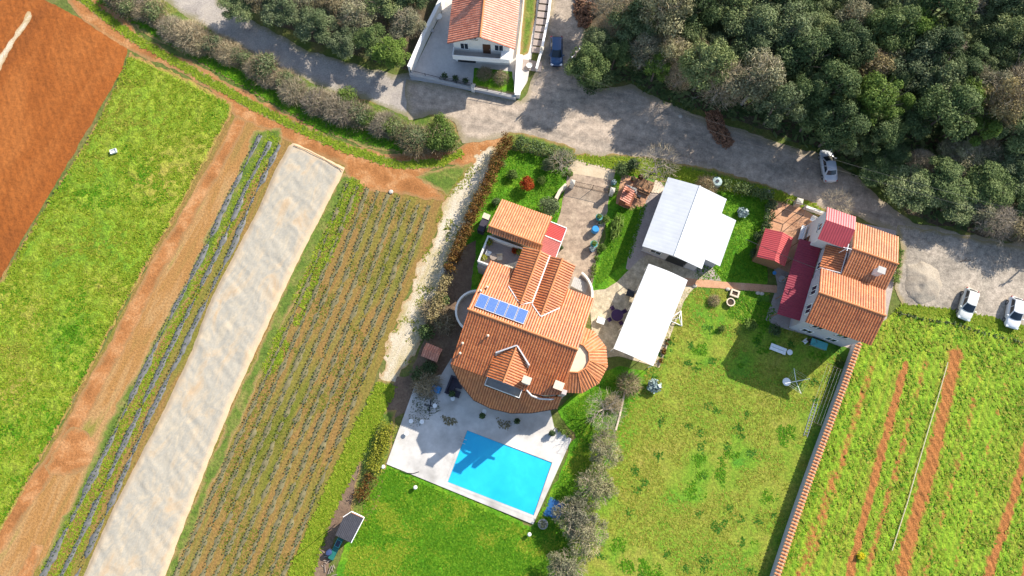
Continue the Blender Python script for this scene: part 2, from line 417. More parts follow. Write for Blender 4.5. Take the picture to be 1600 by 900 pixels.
nat('white_concrete', [(.34, C(.39, .365, .33)), (.5, C(.46, .435, .40)), (.66, C(.50, .475, .44))], .35, 3, .08, rough=.85, bump=.12, bdist=.02, s3=.25)
nat('yard_concrete', [(.3, C(.40, .37, .34)), (.5, C(.48, .45, .42)), (.7, C(.53, .50, .46))], .4, 3, .1, rough=.85, bump=.12, bdist=.02)

def st(name, px, mat, z, world=False, **kw): return sheet(name, px if world else PL(px), MAT[mat], z, kind='structure', **kw)

# base
mb = MB(); mb.add([(-400, -400, 0), (400, -400, 0), (400, 400, 0), (-400, 400, 0)], [(0, 1, 2, 3)])
tag(mb.build('ground', MAT['grass_base']), 'rough grassy ground under the whole hamlet', None, None, 'structure')

def furrow(X, Y, S):
    c = X * math.cos(ROWROT) + Y * math.sin(ROWROT)
    return .10 * np.minimum(S, 1) + (.04 * np.sin(c * 2 * np.pi / .9) + .06 * fbm(X, Y, .7, 3, 4)) * np.minimum(S, 1)
st('ploughed_field', [(-90, -60), (40, -60), (70, 0), (110, 20), (150, 44), (200, 76), (193, 102), (150, 182), (108, 252), (60, 332), (0, 436), (-90, 590)], 'soil_red', .01, step=.3, amp=.3, ns=1.5, seed=3, disp=furrow, label='bare ploughed red earth field')
st('sand_strip', [(48, 20), (52, 26), (38, 50), (24, 66), (4, 106), (-30, 160), (-40, 150), (-8, 98), (20, 60), (33, 40), (44, 20)], 'stone_strip', .16, step=.2, amp=.25, ns=.8, seed=4, label='pale sandy strip across the ploughed field')
st('crop_field', [(362, 165), (400, 178), (440, 195), (470, 215), (560, 250), (650, 280), (700, 300), (715, 290), (690, 345), (655, 415), (625, 490), (600, 560), (560, 650), (520, 740), (480, 830), (430, 960), (-90, 960), (-60, 900), (0, 836), (100, 656), (180, 506), (300, 288), (358, 182)], 'soil_field', .008, step=.5, amp=.4, seed=5, label='brown crop field with rows of seedlings')
st('dirt_track', [(80, -30), (160, -30), (215, 56), (330, 114), (440, 174), (520, 216), (600, 242), (660, 240), (712, 234), (745, 212), (790, 206), (800, 214), (765, 240), (748, 262), (700, 258), (655, 270), (690, 300), (700, 318), (640, 306), (545, 290), (538, 258), (455, 224), (425, 206), (366, 182), (358, 164), (288, 114), (204, 80), (140, 40)], 'soil_orange', .014, step=.35, amp=.5, ns=1.6, seed=6, label='orange dirt track along the hedge bank')
st('grass_median', band(PL([(95, -30), (150, 15), (205, 56), (290, 106), (390, 162), (470, 202), (540, 232), (620, 258), (690, 254), (722, 238)]), 1.3, 1.1), 'verge', .02, step=.25, world=True, amp=.45, ns=1.1, seed=7, label='green grass strip between the wheel tracks')
st('hedge_bank', [(150, -40), (260, -40), (330, 40), (440, 95), (540, 150), (620, 165), (700, 185), (722, 215), (700, 236), (640, 240), (560, 228), (500, 203), (430, 165), (330, 108), (222, 50)], 'verge', .022, step=.35, amp=.5, ns=1.5, seed=8, label='grassy bank under the hedgerow')
def lumps(X, Y, S): return -.12 * (1 - np.minimum(S, 1)) + (.13 * fbm(X, Y, .8, 3, 9) + .10 * fbm(X, Y, .3, 2, 10)) * np.minimum(S, 1)
st('meadow', [(203, 82), (280, 118), (364, 160), (362, 180), (302, 286), (180, 504), (100, 654), (0, 834), (-90, 960), (-90, 575), (0, 440), (62, 338), (112, 258), (153, 190), (194, 108)], 'meadow', .18, step=.28, amp=.45, ns=1.0, seed=9, disp=lumps, label='bright green meadow strip')
st('soil_lane', band(PL([(392, 190), (330, 308), (210, 540), (130, 690), (60, 812), (-30, 960)]), 4.4, 6.0), 'soil_lane', .012, step=.4, world=True, amp=.4, seed=10, label='tan fallow lane beside the meadow')
st('wheel_track', band(PL([(377, 186), (350, 240), (305, 318), (250, 412), (180, 545), (100, 694), (10, 826), (-50, 920)]), 1.7, 2.4), 'soil_orange', .02, step=.25, world=True, amp=.35, ns=1.2, seed=11, label='orange wheel track along the meadow')
st('bare_earth_patch', [(96, 690), (112, 668), (140, 676), (150, 694), (142, 728), (110, 740), (80, 742), (70, 730)], 'soil_orange', .024, step=.25, amp=.5, ns=1.2, seed=12, label='bare orange earth patch')
st('soil_lane', band(PL([(60, 850), (30, 920)]), 1.6, 2), 'soil_orange', .024, step=.25, world=True, amp=.4, ns=1, seed=13, label='orange soil at the bottom left edge')
st('weedy_strip', band(PL([(548, 275), (505, 350), (462, 435), (400, 580), (330, 740), (262, 905)]), 2.2, 1.4), 'verge', .016, step=.3, world=True, amp=.6, ns=1.5, seed=14, label='weedy green strip beside the fleece')
st('weedy_strip', [(395, 205), (440, 200), (436, 240), (400, 268), (330, 400), (250, 540), (190, 660), (110, 830), (66, 905), (60, 890), (180, 640), (300, 420), (380, 250)], 'verge', .016, step=.3, amp=.6, ns=1.2, seed=15, label='weedy green strip between the dark mulch strips')
st('stone_strip', [(742, 246), (770, 228), (778, 232), (764, 262), (750, 300), (737, 330), (714, 385), (694, 440), (674, 492), (656, 532), (628, 582), (612, 606), (594, 600), (608, 540), (628, 485), (654, 418), (686, 345), (710, 292)], 'stone_strip', .024, step=.22, amp=1.1, ns=1.2, seed=16, label='white stone strip beside the brown hedge')
st('grass_triangle', [(650, 276), (700, 262), (738, 256), (715, 290), (700, 305), (678, 292)], 'verge', .026, step=.25, amp=.5, ns=1.2, seed=17, label='small grass triangle by the track')
st('field_verge', [(590, 590), (622, 600), (600, 640), (566, 704), (530, 800), (498, 880), (486, 950), (440, 950), (470, 870), (512, 770), (548, 690), (575, 630)], 'verge', .026, step=.3, amp=.5, ns=1.3, seed=18, label='grass verge along the crop field')
st('dirt_path', [(622, 590), (660, 585), (640, 640), (606, 660), (570, 745), (545, 800), (520, 850), (500, 950), (478, 950), (500, 850), (530, 780), (560, 705), (596, 640)], 'dark_path', .03, step=.25, amp=.3, ns=1.2, seed=19, label='brown earth path below the hedge')

# lanes, road, wood
st('forest_floor', [(890, -120), (1800, -120), (1800, 420), (1640, 392), (1500, 360), (1420, 335), (1385, 300), (1340, 262), (1280, 232), (1200, 205), (1120, 180), (1040, 152), (980, 126), (935, 134), (896, 108), (905, 50)], 'forest_floor', .02, step=.6, amp=.7, ns=2, seed=20, label='leaf litter under the wood')
st('forest_floor', [(330, -120), (730, -120), (690, 0), (640, 110), (600, 100), (500, 70), (420, 34)], 'forest_floor', .02, step=.5, amp=.6, ns=2, seed=21, label='leaf litter under the lane side trees')
st('gravel_lane', [(200, -50), (300, -50), (345, 5), (410, 40), (480, 78), (560, 102), (620, 118), (650, 112), (668, 170), (640, 185), (560, 152), (500, 134), (420, 100), (345, 60), (285, 22)], 'gravel_lane', .028, step=.35, amp=.5, ns=1.6, seed=22, label='grey gravel lane at the top left')
st('gravel_road', [(630, 118), (642, 124), (700, 134), (815, 158), (838, 112), (872, -60), (945, -60), (912, 20), (915, 60), (890, 112), (935, 142), (985, 133), (1040, 160), (1110, 186), (1190, 215), (1280, 242), (1335, 272), (1378, 318), (1430, 348), (1510, 366), (1620, 386), (1800, 415), (1800, 470), (1620, 420), (1500, 400), (1404, 368), (1340, 338), (1270, 326), (1205, 298), (1120, 272), (1040, 256), (962, 246), (890, 243), (830, 218), (800, 212), (760, 218), (722, 226), (712, 190), (680, 178), (640, 186)], 'gravel_road', .034, step=.45, amp=.55, ns=1.8, seed=23, label='grey gravel road through the hamlet')
st('gravel_yard', [(1402, 352), (1440, 356), (1520, 372), (1620, 392), (1800, 420), (1800, 560), (1640, 530), (1590, 516), (1540, 500), (1480, 490), (1412, 482), (1398, 450), (1410, 400)], 'gravel_yard', .042, step=.35, amp=.45, ns=1.5, seed=24, label='beige gravel parking yard')
st('road_verge', [(880, 240), (930, 244), (962, 240), (1010, 244), (1060, 256), (1110, 264), (1200, 290), (1275, 318), (1300, 332), (1270, 340), (1205, 312), (1110, 292), (1030, 285), (960, 258), (890, 256)], 'verge', .046, step=.25, amp=.45, ns=1.2, seed=25, label='grass verge along the road')
st('road_verge', [(794, 206), (830, 210), (900, 232), (890, 250), (820, 238), (780, 232)], 'verge', .046, step=.25, amp=.45, ns=1.2, seed=26, label='grass verge above the front garden')

# estate ground
st('lawn', [(800, 222), (900, 240), (894, 270), (884, 300), (874, 330), (874, 360), (860, 400), (720, 470), (690, 470), (720, 400), (745, 330), (765, 270)], 'lawn_green', .03, step=.35, amp=.3, seed=27, label='green front garden lawn')
st('lawn', [(960, 255), (1040, 270), (1010, 420), (960, 456), (922, 460), (926, 420), (945, 370), (950, 300)], 'lawn_green', .03, step=.35, amp=.3, seed=28, label='green lawn left of the white hall')
st('lawn', [(1100, 280), (1205, 300), (1200, 345), (1195, 380), (1200, 446), (1075, 440), (1090, 380), (1120, 300)], 'lawn_green', .03, step=.35, amp=.3, seed=29, label='green lawn right of the white hall')
st('garden_lawn', [(1060, 446), (1200, 452), (1212, 500), (1320, 535), (1332, 545), (1200, 912), (1180, 960), (860, 960), (890, 860), (930, 700), (980, 600), (1030, 560)], 'lawn_dry', .03, step=.4, amp=.4, seed=30, label='yellowish mown garden lawn')
st('lawn', [(598, 722), (700, 760), (832, 826), (850, 790), (900, 680), (870, 640), (900, 610), (960, 570), (1010, 580), (990, 640), (960, 700), (930, 780), (905, 870), (880, 960), (520, 960), (530, 880), (560, 810), (580, 760)], 'lawn_green', .034, step=.3, amp=.5, ns=1.4, seed=31, label='bright green lawn around the pool terrace')
st('flower_bed', [(570, 640), (620, 640), (605, 735), (590, 790), (560, 830), (545, 800), (560, 745)], 'verge', .038, step=.3, amp=.4, seed=32, label='scruffy bed beside the pool lawn')
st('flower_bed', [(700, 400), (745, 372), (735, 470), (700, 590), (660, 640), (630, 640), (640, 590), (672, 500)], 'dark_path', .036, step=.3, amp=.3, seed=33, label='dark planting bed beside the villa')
st('driveway', [(888, 256), (962, 262), (952, 310), (945, 350), (930, 400), (926, 440), (918, 470), (890, 470), (870, 420), (868, 356), (878, 320), (884, 290)], 'driveway', .042, step=.3, amp=.2, seed=34, label='brown gravel driveway of the villa')
st('driveway_apron', [(895, 246), (964, 258), (958, 282), (888, 270)], 'apron_slab', .05, step=.3, amp=.08, seed=35, label='pale paved driveway mouth')
st('patio', [(918, 455), (945, 452), (965, 440), (1000, 405), (1012, 398), (1100, 430), (1068, 470), (1030, 575), (965, 556), (940, 560), (925, 520)], 'patio_stone', .05, step=.3, amp=.12, seed=36, label='stone patio between villa and white canopy')
st('hall_path', [(1030, 280), (1010, 300), (985, 380), (978, 420), (1010, 430), (1130, 440), (1100, 400)], 'grey_paving', .046, step=.3, amp=.1, seed=37, label='grey paving round the white hall')
st('brick_path', [(1068, 434), (1130, 440), (1214, 446), (1214, 458), (1140, 452), (1066, 446)], 'terracotta_paving', .056, step=.2, amp=.06, seed=38, label='narrow brick footpath to the right house')
st('courtyard', [(1208, 316), (1246, 322), (1275, 338), (1290, 350), (1285, 400), (1240, 430), (1186, 404), (1196, 358)], 'terracotta_paving', .056, step=.25, amp=.06, seed=39, label='terracotta paved courtyard')
st('house_apron', [(1206, 400), (1300, 340), (1400, 360), (1400, 420), (1385, 500), (1340, 548), (1215, 510), (1195, 500), (1214, 446)], 'grey_paving', .05, step=.3, amp=.08, seed=40, label='grey paving round the right house')
def rows2(X, Y, S):
    c = X * math.cos(ROWROT) + Y * math.sin(ROWROT)
    return -.12 * (1 - np.minimum(S, 1)) + (.05 * np.sin(c * 2 * np.pi / .8) + .10 * fbm(X, Y, .6, 3, 7)) * np.minimum(S, 1)
ROWS = [([(1414, 570), (1378, 700), (1330, 880), (1322, 930)], .55, 1.05), ([(1492, 555), (1462, 690), (1416, 860), (1400, 930)], .9, 1.1), ([(1618, 640), (1584, 770), (1546, 890), (1534, 930)], .6, 1.0), ([(1362, 570), (1318, 710), (1262, 890), (1250, 930)], .6, .5), ([(1445, 565), (1408, 700), (1366, 850), (1345, 930)], .5, .6), ([(1530, 590), (1500, 710), (1452, 870), (1435, 930)], .5, .45), ([(1302, 740), (1262, 860), (1240, 930)], .8, .6), ([(1660, 690), (1612, 860), (1590, 930)], .6, .8), ([(1570, 600), (1540, 710), (1495, 870), (1478, 930)], .4, .4)]
ROWS = [(PL(p), w_, k_) for p, w_, k_ in ROWS]
def polydist(X, Y, pts):
    d = np.full(np.shape(X), 1e9)
    for (x1, y1), (x2, y2) in zip(pts[:-1], pts[1:]):
        ex, ey = x2 - x1, y2 - y1; t_ = np.clip(((X - x1) * ex + (Y - y1) * ey) / (ex * ex + ey * ey), 0, 1); d = np.minimum(d, np.hypot(X - x1 - t_ * ex, Y - y1 - t_ * ey))
    return d
def rowsoil(X, Y):
    s_ = np.zeros(np.shape(X))
    for pts, w_, k_ in ROWS: s_ = np.maximum(s_, k_ * np.exp(-(polydist(X, Y, pts) / w_) ** 2))
    c = X * math.cos(ROWROT) + Y * math.sin(ROWROT); d = -X * math.sin(ROWROT) + Y * math.cos(ROWROT)
    return s_ + .34 * fbm(c, d * .10, .55, 3, 91)
_m = MAT['field_green']; _t = _m.node_tree; _b = _t.nodes['Principled BSDF']; _src = _b.inputs['Base Color'].links[0].from_socket
_x = NT('_tmp'); MAT.pop('_tmp'); bpy.data.materials.remove(_x.m); _x.m = _m; _x.t = _t; _x.b = _b
_r = _x.n('ShaderNodeAttribute', attribute_name='row').outputs['Fac']; _p = _x.pos()
_n1 = _x.noise(_p, 2.2, 4, .7); _n2 = _x.noise(_p, 7, 3, .6)
_f = _x.math('ADD', _r, _x.math('MULTIPLY', _x.math('SUBTRACT', _n1, .5), 1.5)); _f = _x.math('MULTIPLY', _x.math('SUBTRACT', _f, .30), 2.6, True)
_c = _x.ramp(_n2, [(.3, C(.17, .075, .02)), (.5, C(.31, .115, .03)), (.7, C(.38, .16, .05))])
_x.l(_x.mix(_f, _src, _c), _b.inputs['Base Color'])
st('right_field', [(1338, 540), (1395, 488), (1480, 494), (1560, 512), (1800, 580), (1800, 1000), (1190, 1000), (1206, 912)], 'field_green', .17, step=.22, amp=.3, seed=41, disp=rows2, label='overgrown green field with brown planting rows', extra=rowsoil)
st('yard_terrace', [(706, -60), (690, 20), (640, 124), (700, 134), (806, 156), (824, 128), (832, 80), (850, -60)], 'yard_concrete', .05, step=.4, amp=0, seed=60, label='pale concrete yard of the top house')
st('lawn', [(741, 106), (800, 112), (805, 148), (738, 134)], 'lawn_green', .064, step=.2, amp=.1, ns=.7, seed=61, label='little lawn in front of the top house')
st('flower_bed', [(822, -40), (842, -40), (836, 30), (826, 84), (812, 90), (816, 40)], 'verge', .064, step=.2, amp=.1, seed=62, label='green bed beside the garden steps')
# ------------------------------------------------------------------ building materials
tiles('tile_orange', C(.36, .098, .022), C(.42, .124, .028), C(.47, .155, .042))
tiles('tile_terracotta', C(.36, .122, .034), C(.42, .15, .045), C(.48, .185, .066))
tiles('tile_faded', C(.38, .11, .055), C(.46, .15, .08), C(.52, .20, .12))
plain('ridge_tile', C(.50, .19, .075), .85, var=.25, scale=5)
plain('render_white', C(.70, .67, .62), .9, var=.06, scale=1.5)
plain('render_cream', C(.55, .46, .35), .9, var=.08, scale=1.5)
plain('render_grey', C(.42, .41, .43), .9, var=.08, scale=1.5)
plain('render_pink', C(.50, .40, .37), .9, var=.08, scale=1.5)
plain('white_paint', C(.78, .77, .75), .6, var=.05)
plain('carport_red', C(.36, .035, .03), .6, var=.12, scale=1.2)
plain('white_membrane', C(.62, .62, .60), .55, var=.08, scale=.5)
plain('white_sheet_metal', C(.46, .475, .49), .45, var=.10, scale=.6)
plain('red_sheet', C(.36, .03, .03), .45, var=.12, scale=1.2, spec=.8)
plain('maroon_sheet', C(.22, .022, .04), .5, var=.12, scale=1.2)
plain('pinkred_sheet', C(.34, .035, .04), .42, var=.12, scale=1.2, spec=.9)
plain('dusty_red_sheet', C(.32, .085, .075), .7, var=.15, scale=1.2)
plain('lead_flashing', C(.55, .53, .52), .6, var=.1)
plain('dark_metal', C(.035, .037, .042), .5, metal=.4)
plain('rust_metal', C(.09, .055, .04), .7)
plain('galvanised', C(.45, .46, .48), .4, metal=.6)
plain('timber', C(.24, .13, .065), .8, var=.3, scale=6)
plain('timber_grey', C(.26, .21, .17), .85, var=.3, scale=6)
plain('brick', C(.30, .11, .06), .9, var=.3, scale=8)
plain('stone', C(.42, .38, .32), .9, var=.2, scale=4)
plain('concrete', C(.40, .38, .35), .9, var=.15, scale=3)
plain('mortar_dull', C(.36, .27, .19), .9, var=.2, scale=6)
plain('mortar_cream', C(.58, .48, .36), .9, var=.15, scale=6)
plain('corrugated_dark', C(.060, .058, .065), .6, var=.25, scale=3)
plain('door_wood', C(.09, .04, .02), .6)
def glass(name, col, rough=.08):
    t = NT(name); t.b.inputs['Specular IOR Level'].default_value = .6
    return t.out(col, rough)
glass('window_glass', C(.02, .03, .045)); glass('car_glass', C(.012, .02, .03), .12); glass('frosted_glass', C(.20, .25, .27), .25)
t = NT('solar_cells'); p = t.pos(obj=True)
bk = t.n('ShaderNodeTexBrick'); bk.offset = 0; bk.inputs['Scale'].default_value = 1; bk.inputs['Brick Width'].default_value = .17; bk.inputs['Row Height'].default_value = .17
bk.inputs['Mortar Size'].default_value = .006; bk.inputs['Color1'].default_value = C(.045, .105, .34); bk.inputs['Color2'].default_value = C(.055, .12, .38); bk.inputs['Mortar'].default_value = C(.16, .22, .40)
t.l(p, bk.inputs[0]); t.b.inputs['Specular IOR Level'].default_value = .35; t.out(bk.outputs[0], .3)
# pool
t = NT('pool_water'); p = t.pos()
f = t.noise(p, 1.1, 3, .5, .6); f2 = t.noise(p, .16, 3, .5)
col = t.ramp(f2, [(.3, C(.012, .36, .62)), (.7, C(.026, .47, .68))])
k = t.ramp(f, [(.4, C(.94, .97, .98)), (.65, C(1.05, 1.04, 1.02))]); col = t.mix(1.0, col, k, 'MULTIPLY')
t.b.inputs['Specular IOR Level'].default_value = .5; t.bump(t.noise(p, 2.6, 3, .55, .4), .12, .05); t.out(col, .1)

UX, UY, UZ = Vector((1, 0, 0)), Vector((0, 1, 0)), Vector((0, 0, 1))
def up(dx, dy, rise):  # unit up-slope vector with horizontal run (dx,dy) and rise
    return Vector((dx, dy, rise)).normalized()
def roof_plane(mb, axis, e, zr0, zr1, ze, a, b, run, **kw): pass
def slope_x(mb, y_e, z_e, y_r, z_r, x0, x1, **kw):
    """rectangular slope, eave along x at (y_e,z_e), ridge at (y_r,z_r)"""
    v = Vector((0, y_r - y_e, z_r - z_e)); mb.slope((0, y_e, z_e), UX, v, [(x0, 0), (x1, 0), (x1, v.length), (x0, v.length)], **kw)
def slope_y(mb, x_e, z_e, x_r, z_r, y0, y1, **kw):
    v = Vector((x_r - x_e, 0, z_r - z_e)); mb.slope((x_e, 0, z_e), UY, v, [(y0, 0), (y1, 0), (y1, v.length), (y0, v.length)], **kw)
def window(parent, c, wdt, hgt, face, frame='white_paint', shutters=None):
    """c = centre on the wall plane, face = 'x+','x-','y+','y-'"""
    ax, sg = face[0], 1 if face[1] == '+' else -1
    fr = MB(); pn = MB()
    def bx(mb, a0, a1, z0, z1, d0, d1):
        lo, hi = sorted((d0 * sg, d1 * sg))
        if ax == 'x': mb.box(c[0] + lo, c[0] + hi, c[1] + a0, c[1] + a1, c[2] + z0, c[2] + z1)
        else: mb.box(c[0] + a0, c[0] + a1, c[1] + lo, c[1] + hi, c[2] + z0, c[2] + z1)
    W, Hh, b = wdt / 2, hgt / 2, .07
    bx(fr, -W, W, -Hh, -Hh + b, -.02, .06); bx(fr, -W, W, Hh - b, Hh, -.02, .06)
    bx(fr, -W, -W + b, -Hh + b, Hh - b, -.02, .06); bx(fr, W - b, W, -Hh + b, Hh - b, -.02, .06); bx(fr, -.03, .03, -Hh + b, Hh - b, -.02, .055)
    f = fr.build('window', MAT[frame], parent)
    bx(pn, -W + b, W - b, -Hh + b, Hh - b, -.02, .03); pn.build('pane', MAT['window_glass'], f)
    sl = MB(); bx(sl, -W - .1, W + .1, -Hh - .06, -Hh - .004, -.02, .14); sl.build('sill', MAT['stone'], f)
    return f
def door(parent, c, wdt, hgt, face, mat='door_wood'):
    ax, sg = face[0], 1 if face[1] == '+' else -1; mb = MB(); hb = MB(); lo, hi = sorted((-.02 * sg, .05 * sg)); l2, h2 = sorted((.05 * sg, .1 * sg))
    if ax == 'x': mb.box(c[0] + lo, c[0] + hi, c[1] - wdt / 2, c[1] + wdt / 2, c[2], c[2] + hgt); hb.box(c[0] + l2, c[0] + h2, c[1] + wdt / 2 - .16, c[1] + wdt / 2 - .1, c[2] + .95, c[2] + 1.1)
    else: mb.box(c[0] - wdt / 2, c[0] + wdt / 2, c[1] + lo, c[1] + hi, c[2], c[2] + hgt); hb.box(c[0] + wdt / 2 - .16, c[0] + wdt / 2 - .1, c[1] + l2, c[1] + h2, c[2] + .95, c[2] + 1.1)
    d = mb.build('door', MAT[mat], parent); hb.build('handle', MAT['galvanised'], d); return d
def chimney(parent, x, y, z0, z1, w_, d_, mat='render_white', cap='stone'):
    mb = MB().box(x - w_ / 2, x + w_ / 2, y - d_ / 2, y + d_ / 2, z0, z1); ch = mb.build('chimney', MAT[mat], parent)
    cp = MB()
    for sx in (-1, 1):
        for sy in (-1, 1): cp.box(x + sx * (w_ / 2 - .06) - .06, x + sx * (w_ / 2 - .06) + .06, y + sy * (d_ / 2 - .06) - .06, y + sy * (d_ / 2 - .06) + .06, z1 + .002, z1 + .22)
    cp.box(x - w_ / 2 - .1, x + w_ / 2 + .1, y - d_ / 2 - .1, y + d_ / 2 + .1, z1 + .222, z1 + .32)
    cp.build('cap', MAT[cap], ch); return ch
def ridge(mb, p0, p1, r=.13): mb.tube(p0, p1, r, r, 8)

# ------------------------------------------------------------------ villa
A0 = R(-20.5)
V = thing('villa', 'large villa with many orange tiled roofs, blue roof panels and round tiled turret', 'house', P(805, 520), A0)
def wallm(name='wall', mat='render_cream'): return lambda mb: mb.build(name, MAT[mat], V)
SL = 2.5 / 6.45
# walls
wb = MB(); wb.gable([(-6.2, 0), (5.5, 0), (5.5, 6.55), (-.65, 8.85), (-6.2, 6.62)], -4.8, 7.0)
wb.build('wall', MAT['render_cream'], V)
MB().box(-6.7, -.75, 9.75, 13.8, 0, 3.98).gable([(9.75, 3.9), (13.8, 3.9), (13.8, 4.02), (10.04, 5.72), (9.75, 5.6)], -6.7, -.75).build('wing_wall', MAT['render_cream'], V)
MB().box(-1.9, 3.85, 5.52, 8.3, 0, 6.75).build('wing_wall', MAT['render_cream'], V)
MB().box(-7.0, -1.92, 5.52, 9.73, 0, 3.4).build('terrace_floor', MAT['grey_paving'], V)
pp = MB(); pp.box(-7.05, -2.3, 9.15, 9.35, 3.402, 4.35).box(-7.05, -6.85, 5.9, 9.148, 3.402, 4.35).box(-6.848, -5.5, 5.9, 6.05, 3.402, 4.35); pp.build('terrace_parapet', MAT['render_white'], V)
# main roof
rb = MB(); vN = Vector((0, -6.65, 2.58)); LN = vN.length
v_of = lambda y: (6.0 - y) / 6.65 * LN
rb.slope((0, 6.0, 6.42), UX, vN, [(-5.4, 0), (-2.2, 0), (-2.2, v_of(3.7)), (-.15, v_of(2.05)), (.95, v_of(2.75)), (2.45, v_of(1.55)), (4.1, v_of(3.3)), (4.1, 0), (7.5, 0), (7.5, LN), (-5.4, LN)])
main_roof = rb.build('roof', MAT['tile_orange'], V)
rs = MB(); vS = Vector((0, 6.15, 2.46)); LS = vS.length; vs_of = lambda y: (y + 6.8) / 6.15 * LS
rs.slope((0, -6.8, 6.54), UX, vS, [(-5.25, 0), (-.9, 0), (-.9, vs_of(-4.0)), (1.08, vs_of(-2.5)), (3.15, vs_of(-4.0)), (3.15, 0), (5.6, vs_of(-6.5)), (7.5, vs_of(-5.7)), (7.5, LS), (-5.25, LS)])
rs.build('roof', MAT['tile_orange'], V)
rr = MB(); ridge(rr, (-5.45, -.65, 9.04), (7.55, -.65, 9.04)); rr.build('ridge_cap', MAT['ridge_tile'], V)
# twin cross gables
for (xe0, xr, xe1, y_in, yv0, yv1) in ((-2.25, -.18, .9, 2.02, 3.7, 2.75), (.98, 2.45, 4.12, 1.5, 2.6, 3.35)):
    g = MB(); zr, y1 = 8.12, 8.65
    zl = zr - (xr - xe0) * .42; zrr = zr - (xe1 - xr) * .42
    vl = Vector((xr - xe0, 0, zr - zl)); g.slope((xe0, 0, zl), UY, vl, [(yv0, 0), (y1, 0), (y1, vl.length), (y_in, vl.length)])
    vr = Vector((xr - xe1, 0, zr - zrr)); g.slope((xe1, 0, zrr), UY, vr, [(yv1, 0), (y1, 0), (y1, vr.length), (y_in, vr.length)])
    g.build('dormer_roof', MAT['tile_orange'], V)
    q = MB(); ridge(q, (xr, y_in, zr + .05), (xr, y1 + .05, zr + .05), .11); q.build('ridge_cap', MAT['ridge_tile'], V)
    fl = MB()
    for a, b in (((xe0, yv0), (xr, y_in)), ((xe1, yv1), (xr, y_in))):
        za = 9 - (a[1] + .65) * SL + .12; zb = 9 - (b[1] + .65) * SL + .12
        fl.obox(((a[0] + b[0]) / 2, (a[1] + b[1]) / 2, (za + zb) / 2), (math.hypot(b[0] - a[0], b[1] - a[1]), .11, .08), math.atan2(b[1] - a[1], b[0] - a[0]), 0, -math.atan2(zb - za, math.hypot(b[0] - a[0], b[1] - a[1])))
    fl.build('flashing', MAT['lead_flashing'], V)
MB().gable([(-1.9, 6.7), (3.85, 6.7), (3.85, 7.2), (2.45, 7.85), (.95, 7.35), (-.18, 7.9), (-1.9, 7.1)], 5.6, 8.25, 'y').build('gable_wall', MAT['render_cream'], V)
MB().box(.85, 1.05, 2.55, 8.6, 7.50, 7.66).build('valley_gutter', MAT['white_paint'], V)
# back wing roof
g = MB(); slope_x(g, 14.35, 3.98, 10.04, 6.0, -7.1, -.5); slope_x(g, 9.38, 5.62, 10.04, 6.0, -7.1, -.3); g.build('wing_roof', MAT['tile_terracotta'], V)
q = MB(); ridge(q, (-7.15, 10.04, 6.03), (-.4, 10.04, 6.03), .11); q.build('ridge_cap', MAT['ridge_tile'], V)
# red carport panels
g = MB()
for y0, y1 in ((12.05, 13.9), (10.0, 11.85)):
    pass
a1 = MB(); slope_y(a1, 1.5, 2.9, -.75, 3.25, 12.1, 13.9, rib=.2, amp=.02, thick=.02); o = a1.build('carport_panel', MAT['carport_red'], V)
a1 = MB(); slope_y(a1, 1.5, 2.9, -.75, 3.25, 9.95, 12.0, rib=.2, amp=.02, thick=.02); o2 = a1.build('carport_panel', MAT['dusty_red_sheet'], V); o2['label'] = 'faded dusty pink panel'
g = MB()
for y in (13.98, 12.05, 9.9): g.tube((-.8, y, 3.29), (1.56, y, 2.94), .07, .07, 6)
g.tube((1.55, 9.9, 2.94), (1.55, 13.98, 2.94), .05, .05, 6)
for y in (13.98, 9.9): g.tube((1.5, y, 0), (1.5, y, 2.9), .06, .06, 6)
g.build('carport_frame', MAT['white_paint'], V)
# front dormer
g = MB(); zr = 8.2
vl = Vector((1.98, 0, .92)); g.slope((-.9, 0, zr - .92), UY, vl, [(-6.75, 0), (-4.0, 0), (-2.5, vl.length), (-6.75, vl.length)])
vr = Vector((-2.07, 0, .92)); g.slope((3.15, 0, zr - .92), UY, vr, [(-6.75, 0), (-4.0, 0), (-2.5, vr.length), (-6.75, vr.length)])
g.build('dormer_roof', MAT['tile_orange'], V)
q = MB(); ridge(q, (1.08, -6.8, zr + .05), (1.08, -2.5, zr + .05), .11); q.build('ridge_cap', MAT['ridge_tile'], V)
fl = MB()
for a, b in (((-.9, -4.0), (1.08, -2.45)), ((3.15, -4.0), (1.08, -2.45))):
    za = 9 + (a[1] + .65) * .4 + .13; zb = 9 + (b[1] + .65) * .4 + .13
    fl.obox(((a[0] + b[0]) / 2, (a[1] + b[1]) / 2, (za + zb) / 2), (math.hypot(b[0] - a[0], b[1] - a[1]), .15, .10), math.atan2(b[1] - a[1], b[0] - a[0]), 0, -math.atan2(zb - za, math.hypot(b[0] - a[0], b[1] - a[1])))
fl.build('flashing', MAT['lead_flashing'], V)
MB().gable([(-.7, 6.3), (2.95, 6.3), (2.95, 7.25), (1.08, 8.05), (-.7, 7.25)], -6.6, -4.5, 'y').build('dormer_wall', MAT['render_white'], V)
window(V, (1.1, -6.6, 6.98), 2.6, .95, 'y-')
MB().box(-.85, 3.3, -7.6, -6.62, 5.9, 6.02).build('balcony_floor', MAT['concrete'], V)
g = MB().box(-.85, 3.3, -7.68, -7.602, 5.95, 6.62).box(-.87, -.80, -7.6, -6.7, 6.022, 6.62).box(3.25, 3.32, -7.6, -6.7, 6.022, 6.62); g.build('balcony_rail', MAT['render_white'], V)
